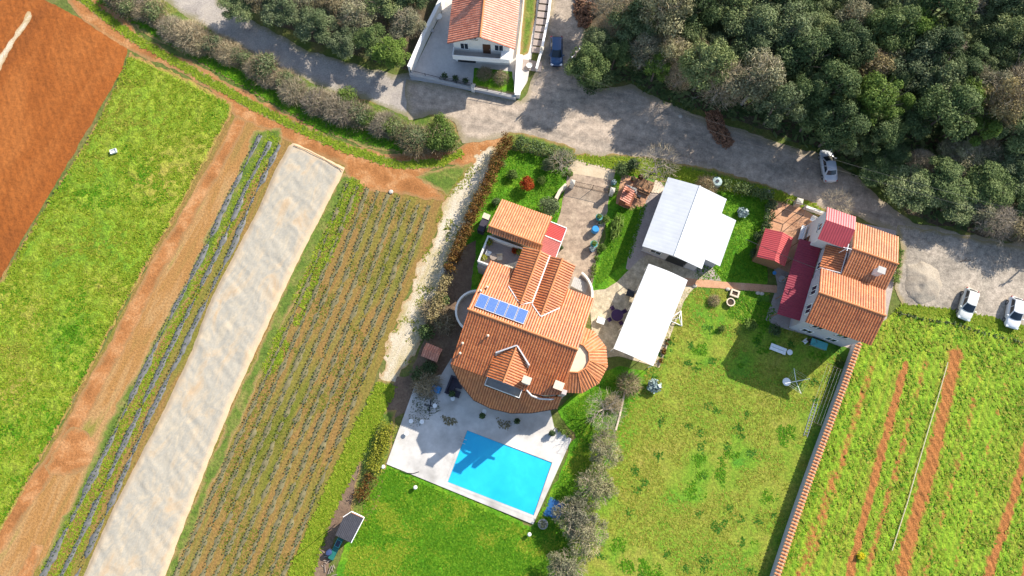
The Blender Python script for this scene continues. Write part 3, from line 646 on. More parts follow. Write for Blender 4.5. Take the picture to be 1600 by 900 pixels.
# curved lower roof (porch) over the terrace
ap = MB(); vA = Vector((0, 2.95, 2.4)); LA = vA.length; va = lambda y: (y + 9.75) / 2.95 * LA
edge = [(-5.2, -6.9), (-3.6, -8.35), (-1.55, -9.55), (.6, -9.75), (2.97, -9.45), (5.2, -8.6), (7.7, -7.2)]
top = [(7.7, -5.95), (5.7, -6.62), (3.35, -6.82), (3.35, -7.72), (-.9, -7.72), (-.9, -6.8), (-5.2, -6.8)]
ap.slope((0, -9.75, 4.0), UX, vA, [(x, va(y)) for x, y in edge + top], thick=.12); ap.build('porch_roof', MAT['tile_orange'], V)
g = MB(); g.path([Vector((x, y - .05, 4.0 + (y + 9.75) * 2.4 / 2.95 - .02)) for x, y in edge], .07, 6); g.build('gutter', MAT['rust_metal'], V)
g = MB(); cpts = [Vector((x, y, 6.62 + k * .01)) for k, (x, y) in enumerate([(3.45, -5.95), (3.75, -6.55), (4.5, -6.95), (5.5, -6.95), (6.6, -6.6), (7.75, -5.95)])]; g.path(cpts, .10, 8); g.build('roof_edge', MAT['lead_flashing'], V)
for x, y in ((-3.3, -7.9), (-.8, -9.1), (2.4, -9.1), (5.0, -8.2)): MB().lathe([(.18, 0), (.18, .15), (.14, .2), (.14, 4.1 + (y + 9.3) * .7)], (x, y, 0), 12).build('porch_column', MAT['render_white'], V)
chimney(V, 3.42, -5.75, 6.6, 9.25, .75, .6, 'render_white', 'mortar_cream'); chimney(V, 6.85, -5.1, 6.6, 9.3, .85, .7, 'brick', 'mortar_cream')
MB().box(7.45, 7.95, -5.7, -5.2, 0, 8.6).build('flue', MAT['render_pink'], V)
# turret ring roof
cx, cy = 7.55, -1.2; Ro, Ri, zo, zi = 4.05, 1.75, 4.95, 6.25
tr = MB(); th = [104, 72, 40, 8, -24, -56, -88, -106]
for a, b in zip(th[:-1], th[1:]):
    a_, b_ = R(a), R(b); o0 = Vector((cx + Ro * math.cos(a_), cy + Ro * math.sin(a_), zo)); o1 = Vector((cx + Ro * math.cos(b_), cy + Ro * math.sin(b_), zo))
    i0 = Vector((cx + Ri * math.cos(a_), cy + Ri * math.sin(a_), zi)); i1 = Vector((cx + Ri * math.cos(b_), cy + Ri * math.sin(b_), zi))
    eu = (o1 - o0).normalized(); L = (o1 - o0).length; d = i0 - o0; ev = (d - eu * d.dot(eu)).normalized()
    tr.slope(o0, eu, ev, [(0, 0), (L, 0), ((i1 - o0).dot(eu), (i1 - o0).dot(ev)), ((i0 - o0).dot(eu), (i0 - o0).dot(ev))], rib=.34)
tr.build('turret_roof', MAT['tile_terracotta'], V)
hp = MB()
for a in th: hp.tube((cx + Ro * math.cos(R(a)), cy + Ro * math.sin(R(a)), zo + .05), (cx + Ri * math.cos(R(a)), cy + Ri * math.sin(R(a)), zi + .06), .07, .07, 6)
hp.path([Vector((cx + Ri * math.cos(R(a)), cy + Ri * math.sin(R(a)), zi + .05)) for a in th], .09, 6); hp.build('hip_tile', MAT['ridge_tile'], V)
tw = MB(); pts = [(cx + 3.6 * math.cos(R(a)), cy + 3.6 * math.sin(R(a))) for a in range(-90, 91, 15)]
tw.prism(pts, 0, 4.9); tw.build('turret_wall', MAT['render_cream'], V)
tw = MB(); pts = [(cx + 1.7 * math.cos(R(a)), cy + 1.7 * math.sin(R(a))) for a in range(-90, 91, 15)]
tw.prism(pts, 4.9, 6.1); tw.build('turret_core', MAT['render_cream'], V)
# round balconies
def round_balcony(cx, cy, r, a0, a1, z, floor):
    f = MB(); arc = [(cx + r * math.cos(R(a)), cy + r * math.sin(R(a))) for a in np.linspace(a0, a1, 14)]
    f.prism([(cx, cy)] + arc, z - .2, z); b = f.build('balcony', MAT[floor], V)
    p_ = MB(); k = len(arc) - 1
    inn = [(cx + (r - .22) * math.cos(R(a)), cy + (r - .22) * math.sin(R(a))) for a in np.linspace(a0, a1, 14)]
    for i in range(k): p_.prism([arc[i], arc[i + 1], inn[i + 1], inn[i]], z + .002, z + .95)
    p_.build('parapet', MAT['render_white'], b)
round_balcony(4.15, 6.1, 3.35, 0, 72, 2.6, 'grey_paving'); round_balcony(-5.0, .3, 2.6, 100, 262, 2.9, 'grey_paving')
g = MB()
for k in range(9): g.box(4.45 + k * .22, 4.65 + k * .22, 7.15, 8.4, 2.61 - k * .0, 2.66 + (8 - k) * .11)
g.build('stair', MAT['concrete'], V)
# blue roof panels
for k in range(5):
    x0 = -4.82 + k * 1.17; c0 = Vector((0, 1.62, 9 - (1.62 + .65) * SL + .2)); vv = Vector((0, -1.75, 1.75 * SL)).normalized()
    q = [c0 + UX * x0, c0 + UX * (x0 + 1.1), c0 + UX * (x0 + 1.1) + vv * 1.85, c0 + UX * x0 + vv * 1.85]; en = UX.cross(vv); en = en if en.z > 0 else -en
    fr = MB(); fr.add([p_ - en * .05 for p_ in q] + [p_ + en * .03 for p_ in q], [(0, 1, 2, 3), (4, 5, 6, 7), (0, 1, 5, 4), (1, 2, 6, 5), (2, 3, 7, 6), (3, 0, 4, 7)])
    f = fr.build('solar_panel', MAT['galvanised'], V)
    c_ = sum(q, Vector()) / 4; cb = MB(); cb.add([c_ + (p_ - c_) * .93 + en * .036 for p_ in q], [(0, 1, 2, 3)]); cb.build('cells', MAT['solar_cells'], f)
g = MB()
for x, y in ((-4.7, -4.3), (-4.6, -5.4), (-2.3, -2.6), (-4.9, 1.9), (-4.4, 2.6)):
    z = 9 - abs(y + .65) * .39; MB().lathe([(.09, 0), (.09, .35), (.16, .36), (.05, .48)], (x, y, z), 10).build('roof_vent', MAT['mortar_cream'], V)
for x in (-3.4, -.3, 5.4): window(V, (x, -6.2, 1.7), 1.3, 1.5, 'y-')
door(V, (2.5, -6.2, 0), 1.1, 2.2, 'y-')
for x in (-2.6, 4.9): window(V, (x - (2.2 if x < 0 else 0), 5.5, 5.0), 1.2, 1.3, 'y+')
for y in (-4, 2.5): window(V, (-4.8, y, 4.6), 1.1, 1.3, 'x-'); window(V, (-4.8, y, 1.6), 1.1, 1.3, 'x-')
window(V, (-5.2, 13.8, 1.7), 1.3, 1.4, 'y+'); window(V, (-2.6, 13.8, 1.7), 1.3, 1.4, 'y+'); window(V, (-6.7, 11.8, 1.7), 1.2, 1.3, 'x-')
door(V, (-.75, 11.2, 0), 1.1, 2.1, 'x+')
def Lv(x, y, z=0.0): return V.matrix_basis @ Vector((x, y, z))
V.scale = (1, 1, 1.06)
V_M = Matrix.Translation(V.location) @ Matrix.Rotation(A0, 4, 'Z')
def Lv(x, y, z=0.0): return V_M @ Vector((x, y, z * 1.06))

# ------------------------------------------------------------------ white hall and canopy
A1 = R(-22); HL = thing('hall', 'big hall with a white metal gable roof and a lower strip roof', 'hall', P(1073, 342), A1)
MB().box(-4.0, 3.0, -6.2, 2.65, 0, 3.2).build('wall', MAT['render_grey'], HL)
MB().gable([(-4.0, 3.202), (3.0, 3.202), (3.0, 3.25), (-.4, 3.95), (-4.0, 3.25)], -6.2, 2.65, 'y').build('gable_wall', MAT['render_grey'], HL)
g = MB(); slope_y(g, -4.35, 3.3, -.4, 4.15, -6.65, 2.98, rib=.5, amp=.004, thick=.05); g.build('roof', MAT['white_sheet_metal'], HL)
g = MB(); slope_y(g, 3.35, 3.3, -.4, 4.15, -6.65, 2.98, rib=.5, amp=.004, thick=.05); g.build('roof', MAT['white_sheet_metal'], HL)
MB().tube((-.4, -6.67, 4.18), (-.4, 3.0, 4.18), .09, .09, 8).build('ridge_cap', MAT['white_paint'], HL)
g = MB(); slope_y(g, 5.45, 2.45, 3.4, 2.9, -5.2, 1.15, rib=.5, amp=.004, thick=.05); g.build('side_roof', MAT['white_sheet_metal'], HL)
MB().box(3.02, 5.1, -4.9, .9, 0, 2.4).build('side_wall', MAT['render_grey'], HL)
door(HL, (.4, -6.2, 0), 2.4, 2.4, 'y-', 'dark_metal'); window(HL, (-2.4, -6.2, 1.7), 1.4, 1.1, 'y-')
for y in (-4, -1, 1.4): window(HL, (-4.0, y, 2.2), 1.3, 1.0, 'x-')
window(HL, (5.1, -2, 1.6), 1.2, 1.0, 'x+')
HM = Matrix.Translation(HL.location) @ Matrix.Rotation(A1, 4, 'Z')
def Lh(x, y, z=0.0): return HM @ Vector((x, y, z))
A2 = R(-24); CN = thing('canopy', 'long flat white canopy beside the villa patio', 'canopy', P(1018, 492), A2)
def cl(u, v, h):
    p = P(u, v, h) - CN.location; c, s = math.cos(A2), math.sin(A2); return (p.x * c + p.y * s, -p.x * s + p.y * c)
q = [cl(1010, 410, 3.3), cl(1070, 436, 3.3), cl(1026, 572, 3.3), cl(962, 548, 3.3)]
x0, x1 = (q[0][0] + q[3][0]) / 2, (q[1][0] + q[2][0]) / 2; y1, y0 = (q[0][1] + q[1][1]) / 2, (q[2][1] + q[3][1]) / 2
g = MB(); n = 14
for k in range(n):   # shallow vault of stretched fabric
    a = x0 + (x1 - x0) * k / n; b = x0 + (x1 - x0) * (k + 1) / n; za = 3.25 + .35 * math.sin(math.pi * k / n); zb = 3.25 + .35 * math.sin(math.pi * (k + 1) / n)
    g.add([(a, y0, za), (b, y0, zb), (b, y1, zb), (a, y1, za), (a, y0, za - .05), (b, y0, zb - .05), (b, y1, zb - .05), (a, y1, za - .05)], [(0, 1, 2, 3), (7, 6, 5, 4), (0, 4, 5, 1), (2, 6, 7, 3)])
g.build('fabric', MAT['white_membrane'], CN)
g = MB()
for k in range(5):
    y = y0 + .1 + (y1 - y0 - .2) * k / 4
    g.path([(x0 + (x1 - x0) * i / 8, y, 3.17 + .35 * math.sin(math.pi * i / 8)) for i in range(9)], .04, 6)
g.path([(x0 + .03, y0, 3.17), (x0 + .03, y1, 3.17)], .05, 6).path([(x1 - .03, y0, 3.17), (x1 - .03, y1, 3.17)], .05, 6); g.build('frame', MAT['white_paint'], CN)
for k in range(5):
    for x in (x0 + .05, x1 - .05):
        y = y0 + .1 + (y1 - y0 - .2) * k / 4; MB().tube((x, y, 0), (x, y, 3.2), .05, .05, 8).build('post', MAT['white_paint'], CN)

# ------------------------------------------------------------------ right house
A3 = R(-20.5); RH = thing('terraced_house', 'house with stepped orange roofs, a red topped tower and maroon side roof', 'house', P(1310, 440), A3)
def rh(n_, m): return lambda mb: mb.build(n_, MAT[m], RH)
MB().gable([(-7.9, 0), (-2.0, 0), (-2.0, 6.5), (-5.0, 7.9), (-7.9, 6.55)], -4.3, 2.5).build('wall', MAT['render_grey'], RH)
MB().gable([(-1.998, 0), (5.3, 0), (5.3, 5.45), (1.8, 6.8), (-.3, 5.85), (-1.998, 5.1)], -1.9, 2.9).build('wall', MAT['render_pink'], RH)
MB().box(-4.2, -1.902, -1.998, 1.9, 0, 5.0).build('wall', MAT['render_grey'], RH)
MB().box(-5.6, -2.6, 2.1, 5.9, 0, 6.05).gable([(2.1, 6.052), (5.9, 6.052), (5.9, 6.1), (4.05, 6.85), (2.1, 6.1)], -5.6, -2.6).build('tower', MAT['render_white'], RH)
g = MB(); slope_x(g, -1.6, 6.45, -5.0, 8.0, -4.8, 2.95); slope_x(g, -8.4, 6.45, -5.0, 8.0, -4.8, 2.95); g.build('roof', MAT['tile_orange'], RH)
g = MB(); slope_x(g, 5.75, 5.45, 1.8, 7.0, -2.15, 3.3); slope_x(g, -1.55, 5.55, 1.8, 7.0, -2.1, 3.3); g.build('roof', MAT['tile_terracotta'], RH)
g = MB(); slope_y(g, -4.45, 4.95, -2.0, 5.6, -.95, 1.95); g.build('low_roof', MAT['tile_orange'], RH)
g = MB(); slope_x(g, 6.05, 6.15, 4.05, 7.0, -5.95, -2.42, rib=.3, amp=.03, thick=.06); slope_x(g, 1.85, 6.1, 4.05, 7.0, -5.95, -2.42, rib=.3, amp=.03, thick=.06); g.build('tower_roof', MAT['pinkred_sheet'], RH)
g = MB(); ridge(g, (-4.85, -5, 8.03), (3.0, -5, 8.03)); ridge(g, (-2.2, 1.8, 7.03), (3.35, 1.8, 7.03)); g.build('ridge_cap', MAT['ridge_tile'], RH)
g = MB(); slope_y(g, -6.95, 2.75, -4.32, 3.2, -7.5, 2.55, rib=.3, amp=.03, thick=.06); g.build('lean_to_roof', MAT['maroon_sheet'], RH)
for y in (-7.3, -4.9, -2.5, 0, 2.3): MB().tube((-6.8, y, 0), (-6.8, y, 2.72), .06, .06, 6).build('post', MAT['timber'], RH)
chimney(RH, 1.35, .1, 5.6, 7.5, .7, .6, 'render_white', 'concrete')
for y in (-6.3, -3.9): window(RH, (-4.3, y, 4.9), 1.2, 1.5, 'x-')
window(RH, (-4.2, -.4, 4.0), 1.0, .9, 'x-')
for x in (-2.6, .4): window(RH, (x, -7.9, 4.6), 1.3, 1.3, 'y-'); window(RH, (x, -7.9, 1.6), 1.3, 1.3, 'y-')
window(RH, (-5.6, 4.0, 4.8), 1.0, 1.0, 'x-'); window(RH, (.6, 5.3, 3.6), 1.3, 1.2, 'y+'); window(RH, (2.9, 2, 3.6), 1.2, 1.2, 'x+'); window(RH, (2.5, -5, 4.8), 1.2, 1.2, 'x+')
door(RH, (-4.3, -1.9, 0), 1.0, 2.1, 'x-'); door(RH, (-5.6, 3.2, 0), 1.0, 2.1, 'x-')
g = MB().path([(-2.9, 1.4, 5.4), (-2.9, 1.4, 7.6)], .05, 6).path([(-3.3, 1.4, 7.3), (-2.3, 1.5, 7.3)], .045, 6).path([(-2.9, 1.0, 7.55), (-2.9, 1.9, 7.55)], .045, 6); g.build('antenna', MAT['white_paint'], RH)
g = MB().path([(-2.15, 1.6, 5.75), (-2.15, -1.0, 5.7)], .07, 6).path([(-4.4, -1.05, 5.05), (-2.1, -1.05, 5.68)], .08, 6); g.build('flashing', MAT['lead_flashing'], RH)
RM = Matrix.Translation(RH.location) @ Matrix.Rotation(A3, 4, 'Z')
def Lr(x, y, z=0.0): return RM @ Vector((x, y, z))
SHD = thing('shed', 'small shed with a bright red gable roof by the courtyard', 'shed', Lr(-9.45, .4), A3)
MB().box(-1.55, 1.5, -1.7, 1.75, 0, 2.6).gable([(-1.55, 2.602), (1.5, 2.602), (1.5, 2.7), (.15, 3.3), (-1.55, 2.7)], -1.7, 1.75, 'y').build('wall', MAT['timber'], SHD)
g = MB(); slope_y(g, -1.8, 2.72, .15, 3.4, -1.9, 1.95, rib=.25, amp=.025, thick=.05); slope_y(g, 1.75, 2.72, .15, 3.4, -1.9, 1.95, rib=.25, amp=.025, thick=.05); g.build('roof', MAT['red_sheet'], SHD)
door(SHD, (.3, 1.75, 0), 1.0, 2.0, 'y+', 'timber_grey')

# ------------------------------------------------------------------ top house
A4 = R(-5); TH = thing('cottage', 'house with faded red tile roof and white balcony at the top of the photo', 'house', P(755, 90), A4)
MB().gable([(-3.6, 0), (3.7, 0), (3.7, 5.95), (.15, 7.7), (-3.6, 5.95)], -.9, 9.2, 'y').build('wall', MAT['render_white'], TH)
g = MB(); slope_y(g, -4.15, 5.85, .15, 7.95, -1.85, 9.6, rib=.32, amp=.05); slope_y(g, 4.45, 5.85, .15, 7.95, -1.95, 9.6, rib=.32, amp=.05); g.build('roof', MAT['tile_faded'], TH)
g = MB(); ridge(g, (.15, -1.95, 7.98), (.15, 9.6, 7.98)); g.build('ridge_cap', MAT['ridge_tile'], TH)
MB().box(-3.6, 3.7, -2.0, -.902, 2.5, 2.68).build('balcony', MAT['concrete'], TH)
g = MB().box(-3.6, 2.6, -2.08, -2.002, 2.55, 3.55).box(-3.68, -3.602, -2.08, -.92, 2.55, 3.55).box(2.602, 3.7, -2.1, -.92, 2.682, 3.6)
g.build('balcony_rail', MAT['white_paint'], TH)
window(TH, (-2.2, -.9, 4.0), 1.1, 1.4, 'y-'); window(TH, (-.9, -.9, 6.2), .9, .9, 'y-'); door(TH, (.7, -.9, 2.682), 1.0, 2.1, 'y-'); window(TH, (2.3, -.9, 4.2), 1.2, 1.4, 'y-')
MB().box(-3.3, -.9, -.96, -.9, .1, 2.2).build('garage_door', MAT['dark_metal'], TH); window(TH, (1.0, -.9, 1.5), .9, .9, 'y-')
chimney(TH, -.1, 4.2, 7, 8.9, .7, .6, 'render_white', 'concrete')
TM = Matrix.Translation(TH.location) @ Matrix.Rotation(A4, 4, 'Z')
def Lt(x, y, z=0.0): return TM @ Vector((x, y, z))
# ------------------------------------------------------------------ pool terrace and pool
def clip(poly, a, b, c):
    """keep a*x+b*y>=c"""
    out = []
    for i in range(len(poly)):
        p, q = poly[i], poly[(i + 1) % len(poly)]; fp = a * p[0] + b * p[1] - c; fq = a * q[0] + b * q[1] - c
        if fp >= 0: out.append(p)
        if (fp >= 0) != (fq >= 0):
            t = fp / (fp - fq); out.append((p[0] + t * (q[0] - p[0]), p[1] + t * (q[1] - p[1])))
    return out
AP = R(-20.4); PO = P(730, 672)
def pl(u, v):
    p = P(u, v) - PO; c, s = math.cos(AP), math.sin(AP); return (p.x * c + p.y * s, -p.x * s + p.y * c)
dk = [pl(*q) for q in [(650, 598), (604, 725), (833, 819), (893, 686), (866, 668), (850, 600), (705, 560), (690, 585)]]
PX, PY = 10.87, -6.43
DM = MB()
for poly in (clip(dk, -1, 0, 0), clip(dk, 1, 0, PX), clip(clip(clip(dk, 1, 0, 0), -1, 0, -PX), 0, 1, 0), clip(clip(clip(dk, 1, 0, 0), -1, 0, -PX), 0, -1, -PY)):
    DM.prism(poly, 0, .14)
o = DM.build('pool_terrace', MAT['white_concrete']); o.location = PO; o.rotation_euler = (0, 0, AP); tag(o, 'white concrete terrace round the swimming pool', None, None, 'structure')
SP = thing('swimming_pool', 'rectangular bright blue swimming pool with white edging', 'pool', PO, AP)
g = MB(); d = .04
for a in ((0, d, PY, 0), (PX - d, PX, PY, 0), (d, PX - d, PY, PY + d), (d, PX - d, -d, 0)): g.box(a[0], a[1], a[2], a[3], -.0 + .004, .136)
g.build('basin', MAT['frosted_glass'], SP)
MB().box(d, PX - d, PY + d, -d, .002, .085).build('water', MAT['pool_water'], SP)
g = MB(); e = .3
g.box(-e, 0, PY - e, e, .141, .165).box(PX, PX + e, PY - e, e, .141, .165).box(0, PX, PY - e, PY, .141, .165).box(0, PX, 0, e, .141, .165); g.build('coping', MAT['white_concrete'], SP)
g = MB()
for y in (-1.1, -1.6): g.path([(.35, y, .09), (.35, y, .75), (.0, y, .95), (-.45, y, .7), (-.45, y, .166)], .03, 6)
g.build('ladder', MAT['galvanised'], SP)
def Lp(x, y, z=0.0):
    return Matrix.Translation(PO) @ Matrix.Rotation(AP, 4, 'Z') @ Vector((x, y, z))

# ------------------------------------------------------------------ foliage
foliage('leaf_olive', C(.085, .12, .045), C(.145, .185, .075), C(.26, .29, .14), .2, .3)
foliage('leaf_dark', C(.048, .082, .027), C(.085, .125, .043), C(.16, .205, .08), .2, .3)
foliage('leaf_light', C(.08, .135, .025), C(.125, .195, .035), C(.20, .27, .06), .3, .2)
foliage('leaf_grey', C(.14, .14, .072), C(.215, .21, .115), C(.33, .31, .19), .2, .25)
foliage('leaf_brown', C(.14, .115, .05), C(.22, .18, .085), C(.33, .28, .16), .15, .25)
foliage('twig', C(.18, .135, .075), C(.27, .21, .125), C(.40, .32, .21), 0, .2)
foliage('twig_grey', C(.23, .185, .115), C(.34, .28, .185), C(.47, .40, .28), 0, .2)
foliage('leaf_rust', C(.075, .032, .008), C(.125, .058, .013), C(.19, .12, .03), .2, .1)
foliage('leaf_red', C(.20, .03, .008), C(.30, .05, .010), C(.36, .10, .02), .2, .1)
foliage('leaf_yellowgreen', C(.12, .14, .012), C(.20, .21, .02), C(.30, .28, .04), .25, .15)
foliage('leaf_blue', C(.16, .22, .22), C(.26, .33, .33), C(.42, .48, .46), .1, .1)
foliage('leaf_flower', C(.42, .36, .01), C(.55, .46, .01), C(.45, .42, .05), .2, .1)
foliage('grass_meadow', C(.14, .235, .010), C(.20, .28, .016), C(.28, .31, .028), .3, 0)
foliage('grass_lawn', C(.05, .16, .004), C(.085, .225, .006), C(.15, .28, .012), .3, 0)
foliage('grass_dry', C(.15, .21, .015), C(.23, .25, .026), C(.33, .29, .05), .3, 0)
foliage('grass_dark', C(.03, .11, .008), C(.05, .15, .010), C(.08, .19, .015), .3, 0)
foliage('crop_leaf', C(.045, .07, .03), C(.07, .10, .04), C(.11, .14, .055), .2, .2)
plain('bark', C(.14, .11, .085), .95, var=.3, scale=6); plain('bark_pale', C(.30, .26, .21), .95, var=.25, scale=6)

def cloud(clumps, n, size, rng, low=-.35, aspect=.6, jit=.5):
    """leaf quads on and in a set of ellipsoid clumps [(x,y,z,r,rz)]"""
    cl_ = np.array(clumps, float); wgt = cl_[:, 3] ** 2; k = rng.choice(len(cl_), n, p=wgt / wgt.sum()); c = cl_[k]
    d = rng.normal(size=(n, 3)); d /= np.linalg.norm(d, axis=1)[:, None]; d[:, 2] = np.where(d[:, 2] < low, -d[:, 2] * .6, d[:, 2])
    rad = c[:, 3] * (1 - jit + jit * 1.5 * rng.random(n)); pos = c[:, :3] + d * np.stack([rad, rad, rad * c[:, 4]], 1)
    nrm = d * .8 + rng.normal(size=(n, 3)) * .55 + np.array([0, 0, .35]); nrm /= np.linalg.norm(nrm, axis=1)[:, None]
    t = np.cross(nrm, rng.normal(size=(n, 3))); t /= np.linalg.norm(t, axis=1)[:, None]; b = np.cross(nrm, t)
    s = size * rng.uniform(.55, 1.35, n)[:, None] / 2; t = t * s; b = b * s * aspect
    V = np.stack([pos - t - b, pos + t - b, pos + t + b, pos - t + b], 1)
    leaf = np.clip(rng.normal(.5, .22, n) + (_hash(k.astype(float), k * 3.0, 5) - .5) * .5, 0, 1)
    return V, leaf
def twigs(n, rng, r, h, base=.15, wd=.05, ln=.9, up_=.45):
    """slivers of bare twig filling a dome"""
    a = rng.uniform(0, 2 * np.pi, n); rr = r * np.sqrt(rng.random(n)); zz = base + (h - base) * np.sqrt(np.clip(1 - (rr / r) ** 2, 0, 1)) * rng.uniform(.35, 1.0, n)
    pos = np.stack([rr * np.cos(a), rr * np.sin(a), zz], 1)
    d = np.stack([np.cos(a) * rr / r, np.sin(a) * rr / r, np.full(n, up_)], 1) + rng.normal(size=(n, 3)) * .45; d /= np.linalg.norm(d, axis=1)[:, None]
    t = np.cross(d, rng.normal(size=(n, 3))); t /= np.linalg.norm(t, axis=1)[:, None]
    L = ln * rng.uniform(.4, 1.2, n)[:, None] / 2; W = wd * rng.uniform(.5, 1.3, n)[:, None] / 2
    V = np.stack([pos - d * L - t * W, pos - d * L + t * W, pos + d * L + t * W * .4, pos + d * L - t * W * .4], 1)
    return V, rng.random(n)
def limbs(mb, rng, h, r, n=6, r0=.16, mi=0, spread=.75):
    top = Vector((rng.normal(0, .1), rng.normal(0, .1), h * .45)); mb.tube((0, 0, -.05), (0, 0, .35), r0 * 1.35, r0, 8, mi).tube((0, 0, .35), top, r0, r0 * .7, 8, mi)
    for k in range(n):
        a = 2 * math.pi * (k + rng.uniform(-.3, .3)) / n; z = rng.uniform(.6, 1.0)
        m = top + Vector((math.cos(a) * r * spread * .45, math.sin(a) * r * spread * .45, h * .2 * z)); e = top + Vector((math.cos(a) * r * spread, math.sin(a) * r * spread, h * .42 * z))
        mb.tube(top, m, r0 * .5, r0 * .32, 6, mi).tube(m, e, r0 * .32, r0 * .1, 5, mi)
        for q in range(2):
            e2 = m + Vector((rng.uniform(-1, 1) * r * .45, rng.uniform(-1, 1) * r * .45, h * .28)); mb.tube(m, e2, r0 * .22, r0 * .06, 4, mi)
    return mb
PROTO = {}
def make_tree(key, name, leaf, bark, r=3.0, h=7.0, nl=4200, size=.32, nclump=16, seed=1, twig_n=0, twig_mat=None, flat=.75, clr=(.17, .40)):
    rng = np.random.default_rng(seed); root = empty(name)
    limbs(MB(), rng, h, r, 6, .17).build('trunk', MAT[bark], root)
    cl_ = []
    for k in range(nclump):
        a = rng.uniform(0, 2 * np.pi); q = r * .95 * math.sqrt(rng.random()); z = h * (.50 + .40 * (1 - (q / r) ** 2 * .8) * rng.uniform(.35, 1.15))
        cl_.append((q * math.cos(a), q * math.sin(a), z, r * rng.uniform(*clr), flat))
    cl_.append((0, 0, h * .72, r * .45, .7))
    V_, lf = cloud(cl_, nl, size, rng); quads_mesh('crown', V_, MAT[leaf], lf, root)
    if twig_n:
        T_, tl = twigs(twig_n, rng, r * .95, h * .98, h * .4, .04, .8); quads_mesh('twigs', T_, MAT[twig_mat], tl, root)
    PROTO.setdefault(key, []).append(root); return root
def branchy(mb, rng, p, d, L, r, lev, maxl):
    q = p + d * L; mb.tube(p, q, r, r * .62, 5 if lev < 2 else 4, 0, False)
    if lev >= maxl: return
    for k in range(3 if lev < 3 else 2):
        nd = (d + Vector((rng.normal(0, .55), rng.normal(0, .55), rng.normal(.12, .3)))).normalized()
        branchy(mb, rng, p.lerp(q, rng.uniform(.55, 1.0)), nd, L * rng.uniform(.6, .82), r * .58, lev + 1, maxl)
def make_bare(key, name, bark, twig_mat, r=2.6, h=5.5, seed=1, tn=1600, wd=.045, maxl=4):
    rng = np.random.default_rng(seed); root = empty(name); mb = MB()
    mb.tube((0, 0, -.05), (0, 0, h * .22), .16, .13, 7)
    for k in range(5):
        a = 2 * math.pi * k / 5 + rng.uniform(-.4, .4); s = rng.uniform(.45, .95)
        branchy(mb, rng, Vector((0, 0, h * .2)), Vector((math.cos(a) * s, math.sin(a) * s, .85)).normalized(), h * .26, .075, 0, maxl)
    mb.build('trunk', MAT[bark], root)
    T_, tl = twigs(tn, rng, r, h, h * .3, wd, .8); quads_mesh('twigs', T_, MAT[twig_mat], tl, root)
    PROTO.setdefault(key, []).append(root); return root
def make_bush(key, name, leaf, r=1.0, h=1.4, nl=900, size=.16, seed=1, tw=0, twm='twig', ncl=8):
    rng = np.random.default_rng(seed); root = empty(name)
    g = MB()
    for k in range(5):
        a = 2 * math.pi * k / 5; g.tube((0, 0, -.03), (math.cos(a) * r * .5, math.sin(a) * r * .5, h * .6), .035, .012, 5)
    g.build('stem', MAT['bark'], root)
    if nl:
        cl_ = [(0, 0, h * .5, r * .72, h / r * .62)]
        for k in range(ncl):
            a = rng.uniform(0, 2 * np.pi); q = r * .6 * math.sqrt(rng.random()); cl_.append((q * math.cos(a), q * math.sin(a), h * rng.uniform(.45, .75), r * rng.uniform(.25, .4), .8))
        V_, lf = cloud(cl_, nl, size, rng, low=-.2); quads_mesh('foliage', V_, MAT[leaf], lf, root)
    if tw:
        T_, tl = twigs(tw, rng, r, h, .1, .035, r * .7); quads_mesh('twigs', T_, MAT[twm], tl, root)
    PROTO.setdefault(key, []).append(root); return root
USED = set()
def put(key, label, cat, loc, scale=1.0, rz=None, group=None, rng=random.Random(5), idx=None):
    ps = PROTO[key]; p = ps[idx if idx is not None else rng.randrange(len(ps))]
    sc = scale if hasattr(scale, '__len__') else (scale * rng.uniform(.94, 1.06), scale * rng.uniform(.94, 1.06), scale)
    rz = rng.uniform(0, 6.28) if rz is None else rz
    if p.name not in USED: USED.add(p.name); o = p; o.location = loc; o.rotation_euler = (0, 0, rz); o.scale = sc
    else: o = copy_tree(p, loc, rz, sc)
    return tag(o, label, cat, group)

for k in range(4): make_tree('olive', 'broadleaf_tree', 'leaf_olive', 'bark', 3.0, 8.6, 13000, .175, 30, 10 + k)
for k in range(3): make_tree('dark', 'evergreen_tree', 'leaf_dark', 'bark', 2.8, 8.8, 13000, .17, 28, 20 + k)
for k in range(2): make_tree('light', 'leafy_tree', 'leaf_light', 'bark', 2.2, 7.4, 8000, .16, 18, 30 + k)
for k in range(2): make_tree('greyish', 'thinning_tree', 'leaf_grey', 'bark_pale', 2.8, 8.0, 6500, .16, 22, 40 + k, 1800, 'twig_grey')
for k in range(2): make_tree('brown', 'brownish_tree', 'leaf_brown', 'bark', 2.6, 7.6, 5000, .15, 20, 50 + k, 2000, 'twig')
for k in range(2): make_bare('bare', 'bare_tree', 'bark_pale', 'twig_grey', 2.6, 7.4, 60 + k, 3600, .035)

